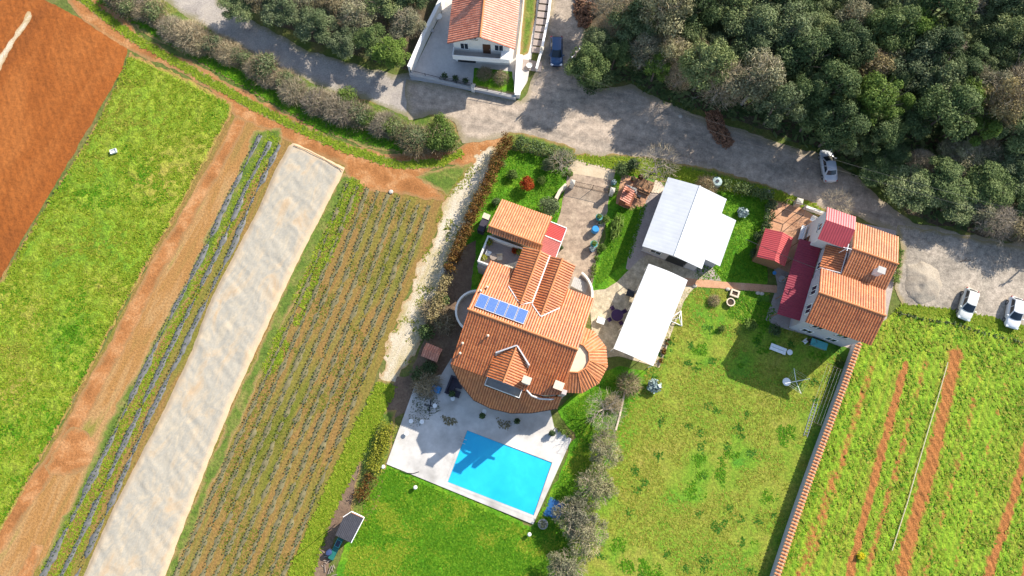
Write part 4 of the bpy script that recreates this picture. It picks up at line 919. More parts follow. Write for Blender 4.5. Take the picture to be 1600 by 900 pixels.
# the wood at the top right: every tree on its own spot
rng_t = np.random.default_rng(77); rr_ = random.Random(9)
wood_px = [(945, 60), (990, -70), (1750, -70), (1780, 412), (1640, 384), (1560, 364), (1490, 350), (1430, 328), (1385, 302), (1340, 268), (1290, 234), (1225, 212), (1150, 184), (1085, 170), (1035, 154), (985, 124), (945, 130), (905, 130), (912, 107)]
wood = PL(wood_px); cand = inside_points(wood, 2600, rng_t); spots = []
for p in cand:
    rad = rng_t.choice([1.9, 2.4, 2.9, 3.4], p=[.25, .3, .3, .15])
    if all((p[0] - q[0]) ** 2 + (p[1] - q[1]) ** 2 > (.48 * (rad + q[2])) ** 2 for q in spots): spots.append((p[0], p[1], rad))
def px_of(p, h=0):
    v = Vector((p[0], p[1], h)) - Vector((0, 0, H)); c, s = math.cos(TILT), math.sin(TILT)
    x, y, z = v.x, v.y * c + v.z * s, -v.y * s + v.z * c
    return 800 + F * x / -z, 450 - F * y / -z
kinds = {'olive': ('olive green rounded tree', 3.0), 'dark': ('dark green dense tree', 2.8), 'light': ('fresh light green tree', 2.2), 'greyish': ('grey green thin leaved tree', 2.8), 'brown': ('brownish half bare tree', 2.6), 'bare': ('bare grey branched tree', 2.6)}
ents = []
for x, y, rad in spots:
    u, v = px_of((x, y), 4)
    if u < 880 or u > 1690 or v < -60 or v > 400: continue
    wts = [.42, .33, .08, .10, .03, .04]
    if u < 1110: wts = [.30, .20, .09, .18, .11, .12]
    if u > 1380 and v > 190: wts = [.30, .20, .07, .22, .09, .12]
    kd = rr_.choices(list(kinds), wts)[0]; ents.append([kd, x, y, rad, u, v])
def zone(u, v, sd_):
    row = 'at the wood\'s front edge' if sd_ < 3.2 else ('second row of the wood' if sd_ < 7 else ('in the middle of the wood' if sd_ < 13 else 'deep in the wood'))
    col = 'above the utility pole' if u < 990 else ('above the log pile' if u < 1140 else ('left of the silver car' if u < 1265 else ('above the silver car' if u < 1390 else ('right of the silver car' if u < 1500 else 'near the right photo edge'))))
    return row + ' ' + col
_O = ['first', 'second', 'third', 'fourth', 'fifth', 'sixth', 'seventh', 'eighth', 'ninth', 'tenth', 'eleventh', 'twelfth', 'thirteenth', 'fourteenth', 'fifteenth', 'sixteenth', 'seventeenth', 'eighteenth', 'nineteenth', 'twentieth']
NUM = _O + ['twenty-' + q for q in _O[:9]] + ['thirtieth'] + ['thirty-' + q for q in _O[:9]] + ['fortieth'] + ['forty-' + q for q in _O[:9]]
ORD = ['leftmost'] + NUM[1:]
from collections import defaultdict
zz_ = defaultdict(list)
for e_ in ents:
    sd_ = float(sdist(np.array([e_[1]]), np.array([e_[2]]), wood)[0]); zz_[(e_[0], zone(e_[4], e_[5], sd_))].append(e_)
for (kd, zn), lst in zz_.items():
    lst.sort(key=lambda q: q[4])
    for i, (kd, x, y, rad, u, v) in enumerate(lst):
        nm, r0 = kinds[kd]; s = rad / r0
        lab = f'{nm} {zn}' if len(lst) == 1 else f'{ORD[i]} {nm} {zn}'.replace('grey green thin leaved', 'thin grey green')
        put(kd, lab, 'tree', (x, y, .02), (s, s, s * rr_.uniform(.9, 1.25) * (.55 if (u > 1370 and v > 235) or (u > 1240 and v > 225) else 1)), group='trees of the wood above the road', rng=rr_)
# undergrowth under the wood
up_ = inside_points(wood, 11000, rng_t); tufts('undergrowth', up_, MAT['leaf_dark'], .7, .55, .02, 5, 'low tangled undergrowth between the trunks of the wood', None, 2)

# trees left of the top house
lst = [('olive', 384, 30, 2.2), ('brown', 415, 12, 2.4), ('olive', 450, 34, 2.6), ('greyish', 482, 14, 2.6), ('olive', 505, 58, 2.5), ('brown', 532, 24, 2.5), ('olive', 548, 82, 2.2), ('greyish', 566, 42, 2.6), ('dark', 590, 84, 2.2), ('olive', 608, 24, 2.8), ('light', 620, 100, 2.3), ('greyish', 640, 52, 2.3), ('dark', 648, 18, 2.4), ('olive', 470, -20, 2.8), ('dark', 540, -18, 2.6), ('olive', 655, -16, 2.4), ('brown', 590, -26, 2.4)]
for i, (kd, u, v, rad) in enumerate(sorted(lst, key=lambda q: q[1])):
    nm, r0 = kinds[kd]; s = rad / r0
    o_ = NUM[i]
    put(kd, f'{nm}, {o_} from the left between lane and yard wall', 'tree', P(u, v), (s, s, s * .7), group='trees between lane and top house', rng=rr_)

# ------------------------------------------------------------------ hedgerow of bare shrubs above the dirt track
for k in range(4): make_bush('hedgeshrub', 'hedge_shrub', 'leaf_grey', 2.0, 2.0, 700, .14, 70 + k, 2600, 'twig_grey')
for k in range(2): make_bush('hedgegreen', 'hedge_shrub', 'leaf_olive', 2.0, 2.1, 2600, .15, 80 + k, 900, 'twig')
for k in range(2): make_bush('hedgelight', 'hedge_shrub', 'leaf_light', 1.7, 1.8, 2400, .15, 84 + k, 200, 'twig')
hl = []
base_line = [(178, 0), (225, 26), (270, 52), (318, 80), (366, 98), (410, 122), (455, 146), (500, 165), (545, 182), (590, 204), (635, 218), (675, 228)]
for i in range(len(base_line) - 1):
    (u0, v0), (u1, v1) = base_line[i], base_line[i + 1]
    for k in range(4):
        t = (k + rr_.uniform(-.2, .2)) / 4; kd = rr_.choices(['hedgeshrub', 'hedgegreen', 'hedgelight'], [.62, .33, .05] if i < 8 else [.25, .6, .15])[0]
        hl.append((kd, u0 + (u1 - u0) * t + 4 + rr_.uniform(-7, 9), v0 + (v1 - v0) * t - 3 + rr_.uniform(-9, 6), rr_.choice([.55, .65, .75, .85])))
hl += [('hedgelight', 546, 154, .75), ('hedgelight', 694, 220, 1.1), ('hedgelight', 676, 222, .95), ('hedgelight', 690, 204, .9), ('hedgegreen', 655, 224, .95), ('hedgelight', 704, 226, .7), ('hedgegreen', 190, -8, .9)]
hl.sort(key=lambda q: q[1]); nmk = {'hedgeshrub': 'bare grey twiggy shrub', 'hedgegreen': 'half leafy olive shrub', 'hedgelight': 'fresh green leafy shrub'}
cnt = defaultdict(int)
for kd, u, v, s in hl:
    lab = f'{nmk[kd]}, {NUM[cnt[kd]]} of its kind from the left along the dirt track hedgerow'; cnt[kd] += 1
    put(kd, lab, 'shrub', P(u, v), s * rr_.uniform(1.05, 1.3), group='shrubs of the hedgerow above the dirt track', rng=rr_)
# ------------------------------------------------------------------ more single trees and bushes of the gardens
make_bush('redball', 'round_bush', 'leaf_red', 1.1, 1.9, 2200, .13, 101)
make_bush('oliveball', 'round_bush', 'leaf_olive', 1.6, 2.2, 2400, .15, 102)
make_bush('greenbush', 'garden_bush', 'leaf_light', 1.0, 1.3, 1100, .15, 103)
make_bush('greenbush', 'garden_bush', 'leaf_light', 1.0, 1.1, 900, .15, 104)
make_bush('darkbush', 'garden_bush', 'leaf_dark', 1.0, 1.4, 1200, .15, 105)
make_bush('darkbush', 'garden_bush', 'leaf_dark', 1.1, 1.3, 1200, .15, 106)
make_bush('bluebush', 'spiky_plant', 'leaf_blue', .8, .9, 260, .30, 107)
make_bush('twigbush', 'twiggy_shrub', 'leaf_grey', 1.3, 1.6, 120, .14, 108, 900, 'twig')
make_bush('yellowbush', 'flowering_bush', 'leaf_flower', .5, .7, 500, .10, 109)
make_tree('greyolive', 'olive_tree', 'leaf_grey', 'bark_pale', 2.5, 3.6, 4200, .12, 30, 110, 900, 'twig_grey', clr=(.10, .24))
make_tree('greyolive', 'olive_tree', 'leaf_grey', 'bark_pale', 2.5, 3.4, 3600, .12, 26, 111, 1000, 'twig_grey', clr=(.10, .24))
make_bare('gardenbare', 'bare_tree', 'bark_pale', 'twig_grey', 2.4, 5.0, 112, 420, .03, 5)
put('redball', 'round rust red bush in the front garden', 'bush', P(823, 292), 1.0)
put('oliveball', 'round olive green bush at the back wing roof corner', 'bush', P(856, 328), 1.0)
put('greenbush', 'pale green bush left of the rust red bush', 'bush', P(800, 276), .9)
put('greenbush', 'oval yellow green clipped bush on the lawn left of the white hall', 'bush', P(962, 358), (1.0, 2.3, 1.3), R(-15))
put('darkbush', 'dark bush at the driveway mouth beside the brick barbecue', 'bush', P(970, 268), 1.2)
put('darkbush', 'dark bush above the brick barbecue, under the bare tree', 'bush', P(988, 262), 1.1)
put('greenbush', 'yellow green bush beside the white gate pillar', 'bush', P(889, 272), .6)
put('darkbush', 'dark bush left of the barbecue next to the driveway', 'bush', P(957, 300), .8)
put('greenbush', 'small round bush behind the upper teal pot', 'bush', P(946, 344), .65)
put('greenbush', 'small round bush behind the lower teal pot', 'bush', P(941, 388), .6)
put('greenbush', 'small bright bush at the upper end of the rust hedge', 'bush', P(783, 258), .8)
put('oliveball', 'olive bush below the garden hedge by the driveway', 'bush', P(856, 262), .7)
put('darkbush', 'small dark bush left of the back wing roof', 'bush', P(776, 318), .7)
put('greenbush', 'fresh green bush right of the rust red bush', 'bush', P(846, 284), .75)
put('bluebush', 'pale blue spiky plant on the lawn right of the white hall', 'plant', P(1159, 334), 1.0)
put('bluebush', 'grey blue spiky plant below the white canopy', 'plant', P(1021, 604), 1.25)
put('twigbush', 'twiggy pale shrub at the white hall top right corner', 'shrub', P(1103, 292), 1.0)
put('twigbush', 'bare shrub at the lower end of the white canopy', 'shrub', P(982, 600), 1.1)
put('twigbush', 'bare shrub on the grass bank above the pool terrace corner', 'shrub', P(958, 630), .8)
put('twigbush', 'low twiggy shrub on the dry lawn near the brick path', 'shrub', P(1115, 470), .55)
put('greenbush', 'green shrub at the shade edge left of the maroon roof', 'shrub', P(1168, 508), 1.0)
put('greenbush', 'small green shrub alone on the dry lawn', 'shrub', P(1127, 514), .55)
put('darkbush', 'dark shrub in the shade below the maroon roof', 'shrub', P(1208, 517), .9)
put('darkbush', 'dark shrub beside the shed on the hall lawn', 'shrub', P(1178, 398), .8)
put('darkbush', 'small dark shrub by the red shed back corner', 'shrub', P(1183, 372), .7)
put('greenbush', 'lime bush at the end of the garden wall by the house corner', 'shrub', P(1312, 568), .5)
put('yellowbush', 'small bright yellow bush in the right field', 'bush', P(1343, 868), 1.1)
put('twigbush', 'pale shrub in the shaded corner of the top house lawn', 'shrub', P(757, 118), .8)
put('twigbush', 'pale shrub in the sun on the top house lawn', 'shrub', P(783, 124), .8)
put('gardenbare', 'bare tree with forked limbs above the white hall', 'tree', P(1022, 268), 1.15, 1.0)
put('gardenbare', 'bare tree beside the road next to the red topped tower', 'tree', P(1292, 330), .95, 2.2)
put('gardenbare', 'thin bare tree in the garden hedge by the driveway', 'tree', P(878, 262), .75, 3.0)
put('greyolive', 'grey olive tree with the widest crown right of the pool', 'tree', P(926, 758), .98, 0.4)
put('greyolive', 'grey olive tree below the pool corner with yellow patches', 'tree', P(897, 806), 1.0, 2.0)
put('greyolive', 'grey olive tree between two other olives on the lawn edge', 'tree', P(915, 835), .95, 4.0)
put('greyolive', 'grey olive tree at the bottom edge of the photo', 'tree', P(885, 884), .9, 3.1)
put('greyolive', 'small grey olive tree above the wide crowned one', 'tree', P(944, 704), .85, 5.0)
put('gardenbare', 'bare tree shading the right end of the pool terrace', 'tree', P(941, 640), 1.05)
put('gardenbare', 'thin bare tree over the path right of the pool terrace', 'tree', P(945, 676), .6, 4.1)
put('yellowbush', 'yellow flowering bush among the olive trees', 'bush', P(893, 786), 1.0)
put('oliveball', 'bushy tree at the wood corner by the utility pole', 'bush', P(934, 130), 1.4)
put('darkbush', 'big dark bush in the shade beside the utility pole', 'bush', P(922, 142), 1.1)
for k, (u, v, lab) in enumerate([(672, 578, 'dark shrub between small red roof and terrace'), (655, 586, 'dark green shrub at the stone strip lower end'), (694, 505, 'shaded shrub beside the round grey balcony'), (690, 470, 'shaded shrub at the villa left wall'), (668, 520, 'dark shrub above the small red roof')]):
    put('darkbush' if k != 2 else 'twigbush', lab, 'shrub', P(u, v), 1.15)
for k, (u, v, lab) in enumerate([(680, 488, 'bare shrub in the villa shade beside the stone strip'), (668, 600, 'bare shrub at the terrace top left corner')]): put('twigbush', lab, 'shrub', P(u, v), 1.3)

# hedges: clipped bodies of leaves
def hedge(name, pts, wid, hgt, leaf, label, n=60, size=.16, seed=1, round_=.6, cat='hedge'):
    rng = np.random.default_rng(seed); pts = PL(pts); cl_ = []
    for a, b in zip(pts[:-1], pts[1:]):
        L = math.hypot(b[0] - a[0], b[1] - a[1]); m = max(2, int(L / .45))
        for k in range(m):
            t = (k + rng.random()) / m
            for q in (-1, 0, 1):
                nx, ny = -(b[1] - a[1]) / L, (b[0] - a[0]) / L; o_ = q * wid * .28 + rng.normal(0, .06)
                cl_.append((a[0] + (b[0] - a[0]) * t + nx * o_, a[1] + (b[1] - a[1]) * t + ny * o_, hgt * .5 * rng.uniform(.85, 1.1), wid * .3 * rng.uniform(.8, 1.2), hgt / wid * 1.55))
    c0 = cl_[0]; total = sum(math.hypot(b[0] - a[0], b[1] - a[1]) for a, b in zip(pts[:-1], pts[1:]))
    root = thing(name, label, cat, (c0[0], c0[1], 0))
    V_, lf = cloud(cl_, int(n * total * (wid + hgt)), size, rng, low=-.5); V_[:, :, 2] = np.maximum(V_[:, :, 2], .03)
    V_ -= np.array([c0[0], c0[1], 0]); quads_mesh('foliage', V_, MAT[leaf], lf, root)
    g = MB()
    for a in pts: g.tube((a[0] - c0[0], a[1] - c0[1], 0), (a[0] - c0[0], a[1] - c0[1], hgt * .6), .06, .03, 6)
    for a, b in zip(pts[:-1], pts[1:]): g.tube((a[0] - c0[0], a[1] - c0[1], hgt * .35), (b[0] - c0[0], b[1] - c0[1], hgt * .4), .04, .04, 5)
    g.build('stem', MAT['bark'], root); return root
hedge('hedge', [(795, 224), (772, 272), (748, 325), (722, 382), (703, 428)], 1.5, 3.1, 'leaf_rust', 'long rust brown hedge along the white stone strip', 95, .15, 3)
hedge('hedge', [(702, 432), (690, 466), (676, 505)], 1.4, 2.7, 'leaf_brown', 'bare brown hedge end in the villa shade', 60, .15, 4)
hedge('hedge', [(612, 662), (598, 696), (584, 735)], 1.9, 1.5, 'leaf_yellowgreen', 'yellow green hedge left of the pool terrace', 110, .15, 5)
hedge('hedge', [(583, 740), (573, 762), (562, 784)], 1.6, 1.1, 'leaf_rust', 'short rust coloured hedge above the dark roofed hut', 90, .14, 6)
hedge('hedge', [(806, 226), (850, 238), (895, 252)], 1.7, 1.6, 'leaf_dark', 'dark green hedge between front garden and road', 100, .16, 7)
hedge('hedge', [(1128, 292), (1165, 300), (1203, 310)], 1.4, 1.5, 'leaf_dark', 'dark hedge along the road above the hall lawn', 100, .16, 8)
hedge('hedge', [(1204, 316), (1196, 350), (1190, 384)], 1.2, 1.5, 'leaf_dark', 'dark hedge between hall lawn and red shed', 100, .16, 9)
hedge('hedge', [(868, 668), (880, 674), (893, 682)], .6, .8, 'leaf_light', 'low hedge at the top right edge of the pool terrace', 130, .12, 10)
hedge('hedge', [(1044, 530), (1036, 552), (1029, 572)], .5, .5, 'leaf_rust', 'low rust coloured hedge along the white canopy', 130, .12, 11)
hedge('hedge', [(1404, 392), (1400, 420), (1396, 446)], .8, .8, 'leaf_light', 'light green hedge between right house and gravel yard', 110, .13, 12)
hedge('hedge', [(1400, 488), (1440, 499), (1490, 506), (1535, 521), (1600, 536)], .42, .38, 'leaf_dark', 'thin dark hedge line between gravel yard and right field', 60, .14, 13)
hedge('hedge', [(940, 380), (930, 410), (925, 440)], .6, .6, 'leaf_light', 'low border hedge along the driveway', 110, .12, 14)

# ------------------------------------------------------------------ grass and crops
rng_g = np.random.default_rng(5)
foliage('grass_olive', C(.12, .145, .015), C(.17, .185, .024), C(.22, .20, .04), .3, 0)
mead = PL([(203, 90), (360, 165), (355, 182), (296, 290), (176, 504), (96, 654), (0, 824), (-60, 900), (-60, 560), (4, 440), (64, 340), (116, 258), (157, 190)])
q = inside_points(mead, 36000, rng_g); q = q[fbm(q[:, 0], q[:, 1], 2.0, 3, 3) > -.5]; n2_ = fbm(q[:, 0], q[:, 1], 5, 4, 16) + rng_g.normal(0, .15, len(q)); tufts('meadow_grass', q[n2_ < -.34], MAT['grass_lawn'], .26, .22, .15, 13, 'darker clumps of the green meadow'); tufts('meadow_grass', q[n2_ > .36], MAT['grass_dry'], .22, .2, .15, 17, 'yellowing clumps of the green meadow'); q = q[(n2_ >= -.34) & (n2_ <= .36)]
tufts('meadow_grass', q, MAT['grass_meadow'], .26, .20, .15, 3, 'lush grass of the green meadow')
lw = PL([(600, 730), (832, 830), (860, 780), (905, 690), (880, 640), (960, 590), (985, 640), (950, 700), (930, 780), (905, 870), (880, 930), (530, 930), (560, 810)])
q = inside_points(lw, 22000, rng_g); n2_ = fbm(q[:, 0], q[:, 1], 3, 3, 15) + rng_g.normal(0, .12, len(q)); tufts('lawn_grass', q[n2_ > .12], MAT['grass_meadow'], .18, .18, .03, 14, 'paler patches of the lawn round the pool'); q = q[n2_ <= .12]; tufts('lawn_grass', q, MAT['grass_lawn'], .2, .2, .03, 4, 'thick green lawn grass round the pool')
gl = PL([(1060, 448), (1200, 454), (1215, 505), (1325, 540), (1200, 900), (1190, 930), (890, 930), (935, 710), (1000, 600)])
q = inside_points(gl, 26000, rng_g); m = fbm(q[:, 0], q[:, 1], 5, 4, 8)
tufts('lawn_grass', q[m < .05][:9000], MAT['grass_dry'], .15, .2, .03, 6, 'short yellowish grass of the big garden lawn')
tufts('lawn_grass', q[m > .28], MAT['grass_lawn'], .2, .25, .03, 7, 'greener grass patches of the big garden lawn')
dots = inside_points(gl, 60, rng_g); q = np.repeat(dots, 14, 0) + rng_g.normal(0, .22, (60 * 14, 2)); tufts('weed_tufts', q, MAT['grass_dark'], .25, .22, .03, 8, 'dark weed tufts scattered over the big garden lawn')
rf = PL([(1340, 548), (1398, 494), (1480, 500), (1560, 518), (1700, 560), (1700, 940), (1200, 940)])
q = inside_points(rf, 38000, rng_g); c = q[:, 0] * math.cos(ROWROT) + q[:, 1] * math.sin(ROWROT)
soil = np.zeros(len(q), bool)
soil = rowsoil(q[:, 0], q[:, 1]) > rng_g.uniform(.05, .5, len(q))
rowm = np.sin(c * 2 * np.pi / .8) + 1.6 * fbm(q[:, 0], q[:, 1], 3, 3, 11)
q = q[(~soil) & (rowm > .35)]; h_ = len(q) // 3
tufts('field_grass', q[:h_], MAT['grass_meadow'], .3, .24, .15, 9, 'rank grass of the right field'); tufts('field_grass', q[h_:2 * h_], MAT['grass_lawn'], .26, .24, .15, 10, 'green crop tufts of the right field'); tufts('field_grass', q[2 * h_:], MAT['grass_dry'], .3, .24, .15, 12, 'yellowing tufts of the right field')
fl_ = [PL([(794, 230), (890, 250), (870, 340), (770, 350), (750, 320)]), PL([(962, 330), (1010, 320), (985, 400), (930, 450)]), PL([(1120, 300), (1200, 310), (1196, 440), (1085, 436)])]
for k, pz in enumerate(fl_):
    tufts('lawn_grass', inside_points(pz, 3000, rng_g), MAT['grass_lawn'], .18, .2, .03, 20 + k, ['grass of the villa front garden', 'grass left of the white hall', 'grass right of the white hall'][k])
vg = [PL(z_) for z_ in ([(150, 0), (250, 20), (440, 130), (560, 190), (700, 215), (640, 240), (500, 203), (330, 106)], [(880, 244), (1010, 250), (1200, 296), (1290, 328), (1205, 308), (1030, 280)], [(590, 600), (618, 605), (520, 800), (486, 900), (450, 900), (540, 700)])]
for k, pz in enumerate(vg):
    tufts('verge_grass', inside_points(pz, 4500, rng_g), MAT['grass_lawn' if k == 0 else 'grass_meadow'], .3, .25, .03, 30 + k, ['grass of the hedge bank', 'grass along the lower road edge', 'grass along the crop field edge'][k])
tufts('verge_grass', inside_points(PL([(1398, 492), (1480, 494), (1600, 530), (1600, 512), (1500, 488), (1410, 478)]), 2500, rng_g), MAT['grass_meadow'], .35, .25, .04, 36, 'grass below the gravel yard')
# median of the track
md = np.array(band(PL([(95, -30), (150, 15), (205, 56), (290, 106), (390, 162), (470, 202), (540, 232), (620, 258), (690, 254), (722, 238)]), 1.0)); tufts('verge_grass', inside_points([tuple(p) for p in md], 3000, rng_g), MAT['grass_meadow'], .22, .22, .03, 37, 'grass between the track ruts')

q = inside_points(PL([(742, 246), (774, 230), (752, 296), (712, 385), (672, 492), (632, 588), (588, 584), (628, 485), (682, 345), (708, 292)]), 2600, rng_g); q = q[fbm(q[:, 0], q[:, 1], 1.6, 3, 77) > .2]; tufts('weeds', q, MAT['grass_dry'], .15, .16, .03, 44, 'yellow green weeds growing through the white stone strip')
# dark mulch strips with young plants
plain('mulch_film', C(.12, .12, .115), .55, var=.35, scale=2.5)
plain('bed_soil', C(.15, .13, .065), .9, var=.35, scale=2)
strips = [([(407, 212), (362, 300), (316, 400), (252, 524), (192, 650), (126, 785), (64, 905)], 'left dark mulch strip beside the tan lane'), ([(422, 222), (382, 300), (338, 400), (276, 524), (214, 650), (152, 785), (94, 905)], 'middle dark mulch strip of the three'), ([(438, 226), (400, 300), (357, 400), (296, 524), (234, 650), (174, 785), (118, 905)], 'right dark mulch strip next to the pale fleece')]
crop_pts = []
for k, (pts, lab) in enumerate(strips):
    w_ = PL(pts); o_ = sheet('mulch_strip', band(w_, .5), MAT['mulch_film'], .03, step=.16, amp=.42, ns=1.6, seed=70 + k, kind=None, label=lab, cat='mulch strip', disp=lambda X, Y, S: .16 * np.minimum(S / .25, 1))
    o_['group'] = 'dark mulch strips beside the fleece'
    for a, b in zip(w_[:-1], w_[1:]):
        L = math.hypot(b[0] - a[0], b[1] - a[1]); m_ = int(L / .55)
        for i in range(m_):
            t = i / m_; nx, ny = -(b[1] - a[1]) / L, (b[0] - a[0]) / L
            for s_ in (-.17, .17): crop_pts.append((a[0] + (b[0] - a[0]) * t + nx * s_, a[1] + (b[1] - a[1]) * t + ny * s_, .2))
NB = 9; ordn = ['first', 'second', 'third', 'fourth', 'fifth', 'sixth', 'seventh', 'eighth', 'last']
for k in range(NB):
    t = k / (NB - 1); top = (543 + (670 - 543) * t, 286 + (322 - 286) * t); mid = (420 + (572 - 420) * t, 580); bot = (272 + (440 - 272) * t, 905)
    mid1 = ((top[0] + mid[0]) / 2 + 3, (top[1] + mid[1]) / 2)
    w_ = PL([top, mid1, mid, bot])
    o_ = sheet('crop_bed', band(w_, .45), MAT['bed_soil'], .012, step=.18, amp=.36, ns=.8, seed=90 + k, kind=None, label=f'{ordn[k]} raised bed of seedlings counted from the pale fleece', cat='crop bed', disp=lambda X, Y, S: .13 * np.minimum(S / .3, 1))
    o_['group'] = 'raised beds of the crop field'
    for a, b in zip(w_[:-1], w_[1:]):
        L = math.hypot(b[0] - a[0], b[1] - a[1]); m_ = int(L / .5)
        for i in range(m_):
            t_ = i / m_; nx, ny = -(b[1] - a[1]) / L, (b[0] - a[0]) / L
            for s_ in (-.2, .2): crop_pts.append((a[0] + (b[0] - a[0]) * t_ + nx * s_, a[1] + (b[1] - a[1]) * t_ + ny * s_, .14))
cp = np.array(crop_pts); cp[:, :2] += rng_g.normal(0, .03, (len(cp), 2)); cp = cp[rng_g.random(len(cp)) > .18]
inview = np.array([(-10 < px_of(p, .2)[0] < 1610) and (-10 < px_of(p, .2)[1] < 905) for p in cp]); cp = cp[inview]
dist = np.linalg.norm(cp - np.array([0, 0, H]), axis=1); od = np.argsort(dist); near, far = cp[od[:300]], cp[od[300:]]
def seedling_mesh(rng):
    V_ = []
    for k in range(7):
        a = 2 * math.pi * k / 7 + rng.uniform(-.3, .3); L = rng.uniform(.065, .12); d = np.array([math.cos(a), math.sin(a), 0]); n_ = np.array([-d[1], d[0], 0]); z = rng.uniform(.06, .14)
        V_.append([d * .01 - n_ * .015, d * .01 + n_ * .015, d * L + n_ * .05 + [0, 0, z], d * L - n_ * .05 + [0, 0, z]])
    return np.array(V_)
rs = np.random.default_rng(8)
sp = quads_mesh('seedling', seedling_mesh(rs), MAT['crop_leaf'], rs.random(7)); sp.location = tuple(near[0])
tag(sp, 'small dark green seedling planted on a raised bed or mulch strip', 'seedling', 'seedlings in the crop rows')
for p in near[1:]:
    c_ = sp.copy(); COL.objects.link(c_); c_.location = tuple(p); c_.rotation_euler = (0, 0, rng_g.uniform(0, 6.28)); s_ = rng_g.uniform(.8, 1.25); c_.scale = (s_, s_, s_)
sm = seedling_mesh(rs); Vf = []
for p in far:
    a = rng_g.uniform(0, 6.28); s_ = rng_g.uniform(.8, 1.25); ca, sa = math.cos(a) * s_, math.sin(a) * s_
    Vf.append(np.stack([sm[:, :, 0] * ca - sm[:, :, 1] * sa + p[0], sm[:, :, 0] * sa + sm[:, :, 1] * ca + p[1], sm[:, :, 2] * s_ + p[2]], 2))
Vf = np.concatenate(Vf); tag(quads_mesh('seedlings', Vf, MAT['crop_leaf'], rng_g.random(len(Vf))), 'rows of seedlings farther from the camera', None, None, 'stuff')
# weeds between the beds
cf = PL([(545, 300), (668, 328), (640, 400), (565, 600), (440, 900), (280, 900), (420, 580)]); q = inside_points(cf, 8000, rng_g); q = q[fbm(q[:, 0], q[:, 1], 4, 3, 21) > .05]; tufts('weeds', q, MAT['grass_olive'], .14, .2, .01, 41, 'small weeds between the raised beds')
cf = PL([(420, 205), (440, 215), (330, 420), (110, 900), (60, 900), (250, 540)]); q = inside_points(cf, 3500, rng_g); tufts('weeds', q, MAT['grass_meadow'], .16, .2, .02, 42, 'weeds between the dark mulch strips')
cf = PL([(548, 275), (470, 440), (262, 905), (285, 905), (430, 590), (570, 290)]); q = inside_points(cf, 3500, rng_g); q = q[(fbm(q[:, 0], q[:, 1], 5, 3, 22) + q[:, 1] * .03 > .3)]; tufts('weeds', q, MAT['grass_meadow'], .2, .22, .02, 43, 'weeds along the pale fleece edge')

# pale fleece over the crop
t = NT('fleece'); p = t.pos(R(28), (1, .45, 1)); a = t.noise(p, .55, 6, .62, .6)
col = t.ramp(a, [(.3, C(.40, .29, .18)), (.44, C(.385, .325, .24)), (.53, C(.31, .285, .235)), (.66, C(.40, .34, .25))]); f = t.noise(t.pos(), 4, 4, .6)
k = t.ramp(f, [(.3, C(.93, .93, .93)), (.7, C(1.06, 1.06, 1.06))]); col = t.mix(1, col, k, 'MULTIPLY')
e = t.n('ShaderNodeAttribute', attribute_name='sd').outputs['Fac']; e = t.math('MULTIPLY', e, 1.1, True); col = t.mix(e, C(.46, .33, .20), col)
f2 = t.noise(t.pos(R(40), (1, .3, 1)), 1.6, 5, .6, 1.0); t.bump(f2, .5, .14); t.out(col, .75)
def fleece(X, Y, S):
    c = X * math.cos(R(40)) + Y * math.sin(R(40)); d = -X * math.sin(R(40)) + Y * math.cos(R(40))
    return (.22 + .03 * fbm(X, Y, .45, 3, 41)) * np.minimum(S / .5, 1) + (.09 * fbm(c, d * .3, .7, 4, 31) + .05 * fbm(X, Y, 2.5, 2, 33)) * np.minimum(S / .6, 1)
sheet('crop_fleece', PL([(452, 228), (458, 224), (466, 226), (539, 262), (534, 276), (468, 404), (425, 494), (362, 632), (318, 742), (256, 905), (242, 945), (108, 945), (128, 905), (152, 850), (176, 796), (205, 740), (252, 650), (300, 548), (326, 476), (352, 424), (366, 398), (404, 326), (430, 266)]), MAT['fleece'], .04, step=.22, amp=.12, ns=.8, seed=60, kind=None, label='long pale crinkled fleece sheet over the crop field', cat='crop cover', disp=fleece)
g = MB(); g.path([tuple(P(u, v, .34)) for u, v in [(459, 227), (480, 235), (505, 248), (536, 266)]], .05, 6); tag(g.build('fleece_pole', MAT['timber']), 'dark pole rolled into the top end of the fleece', 'pole')
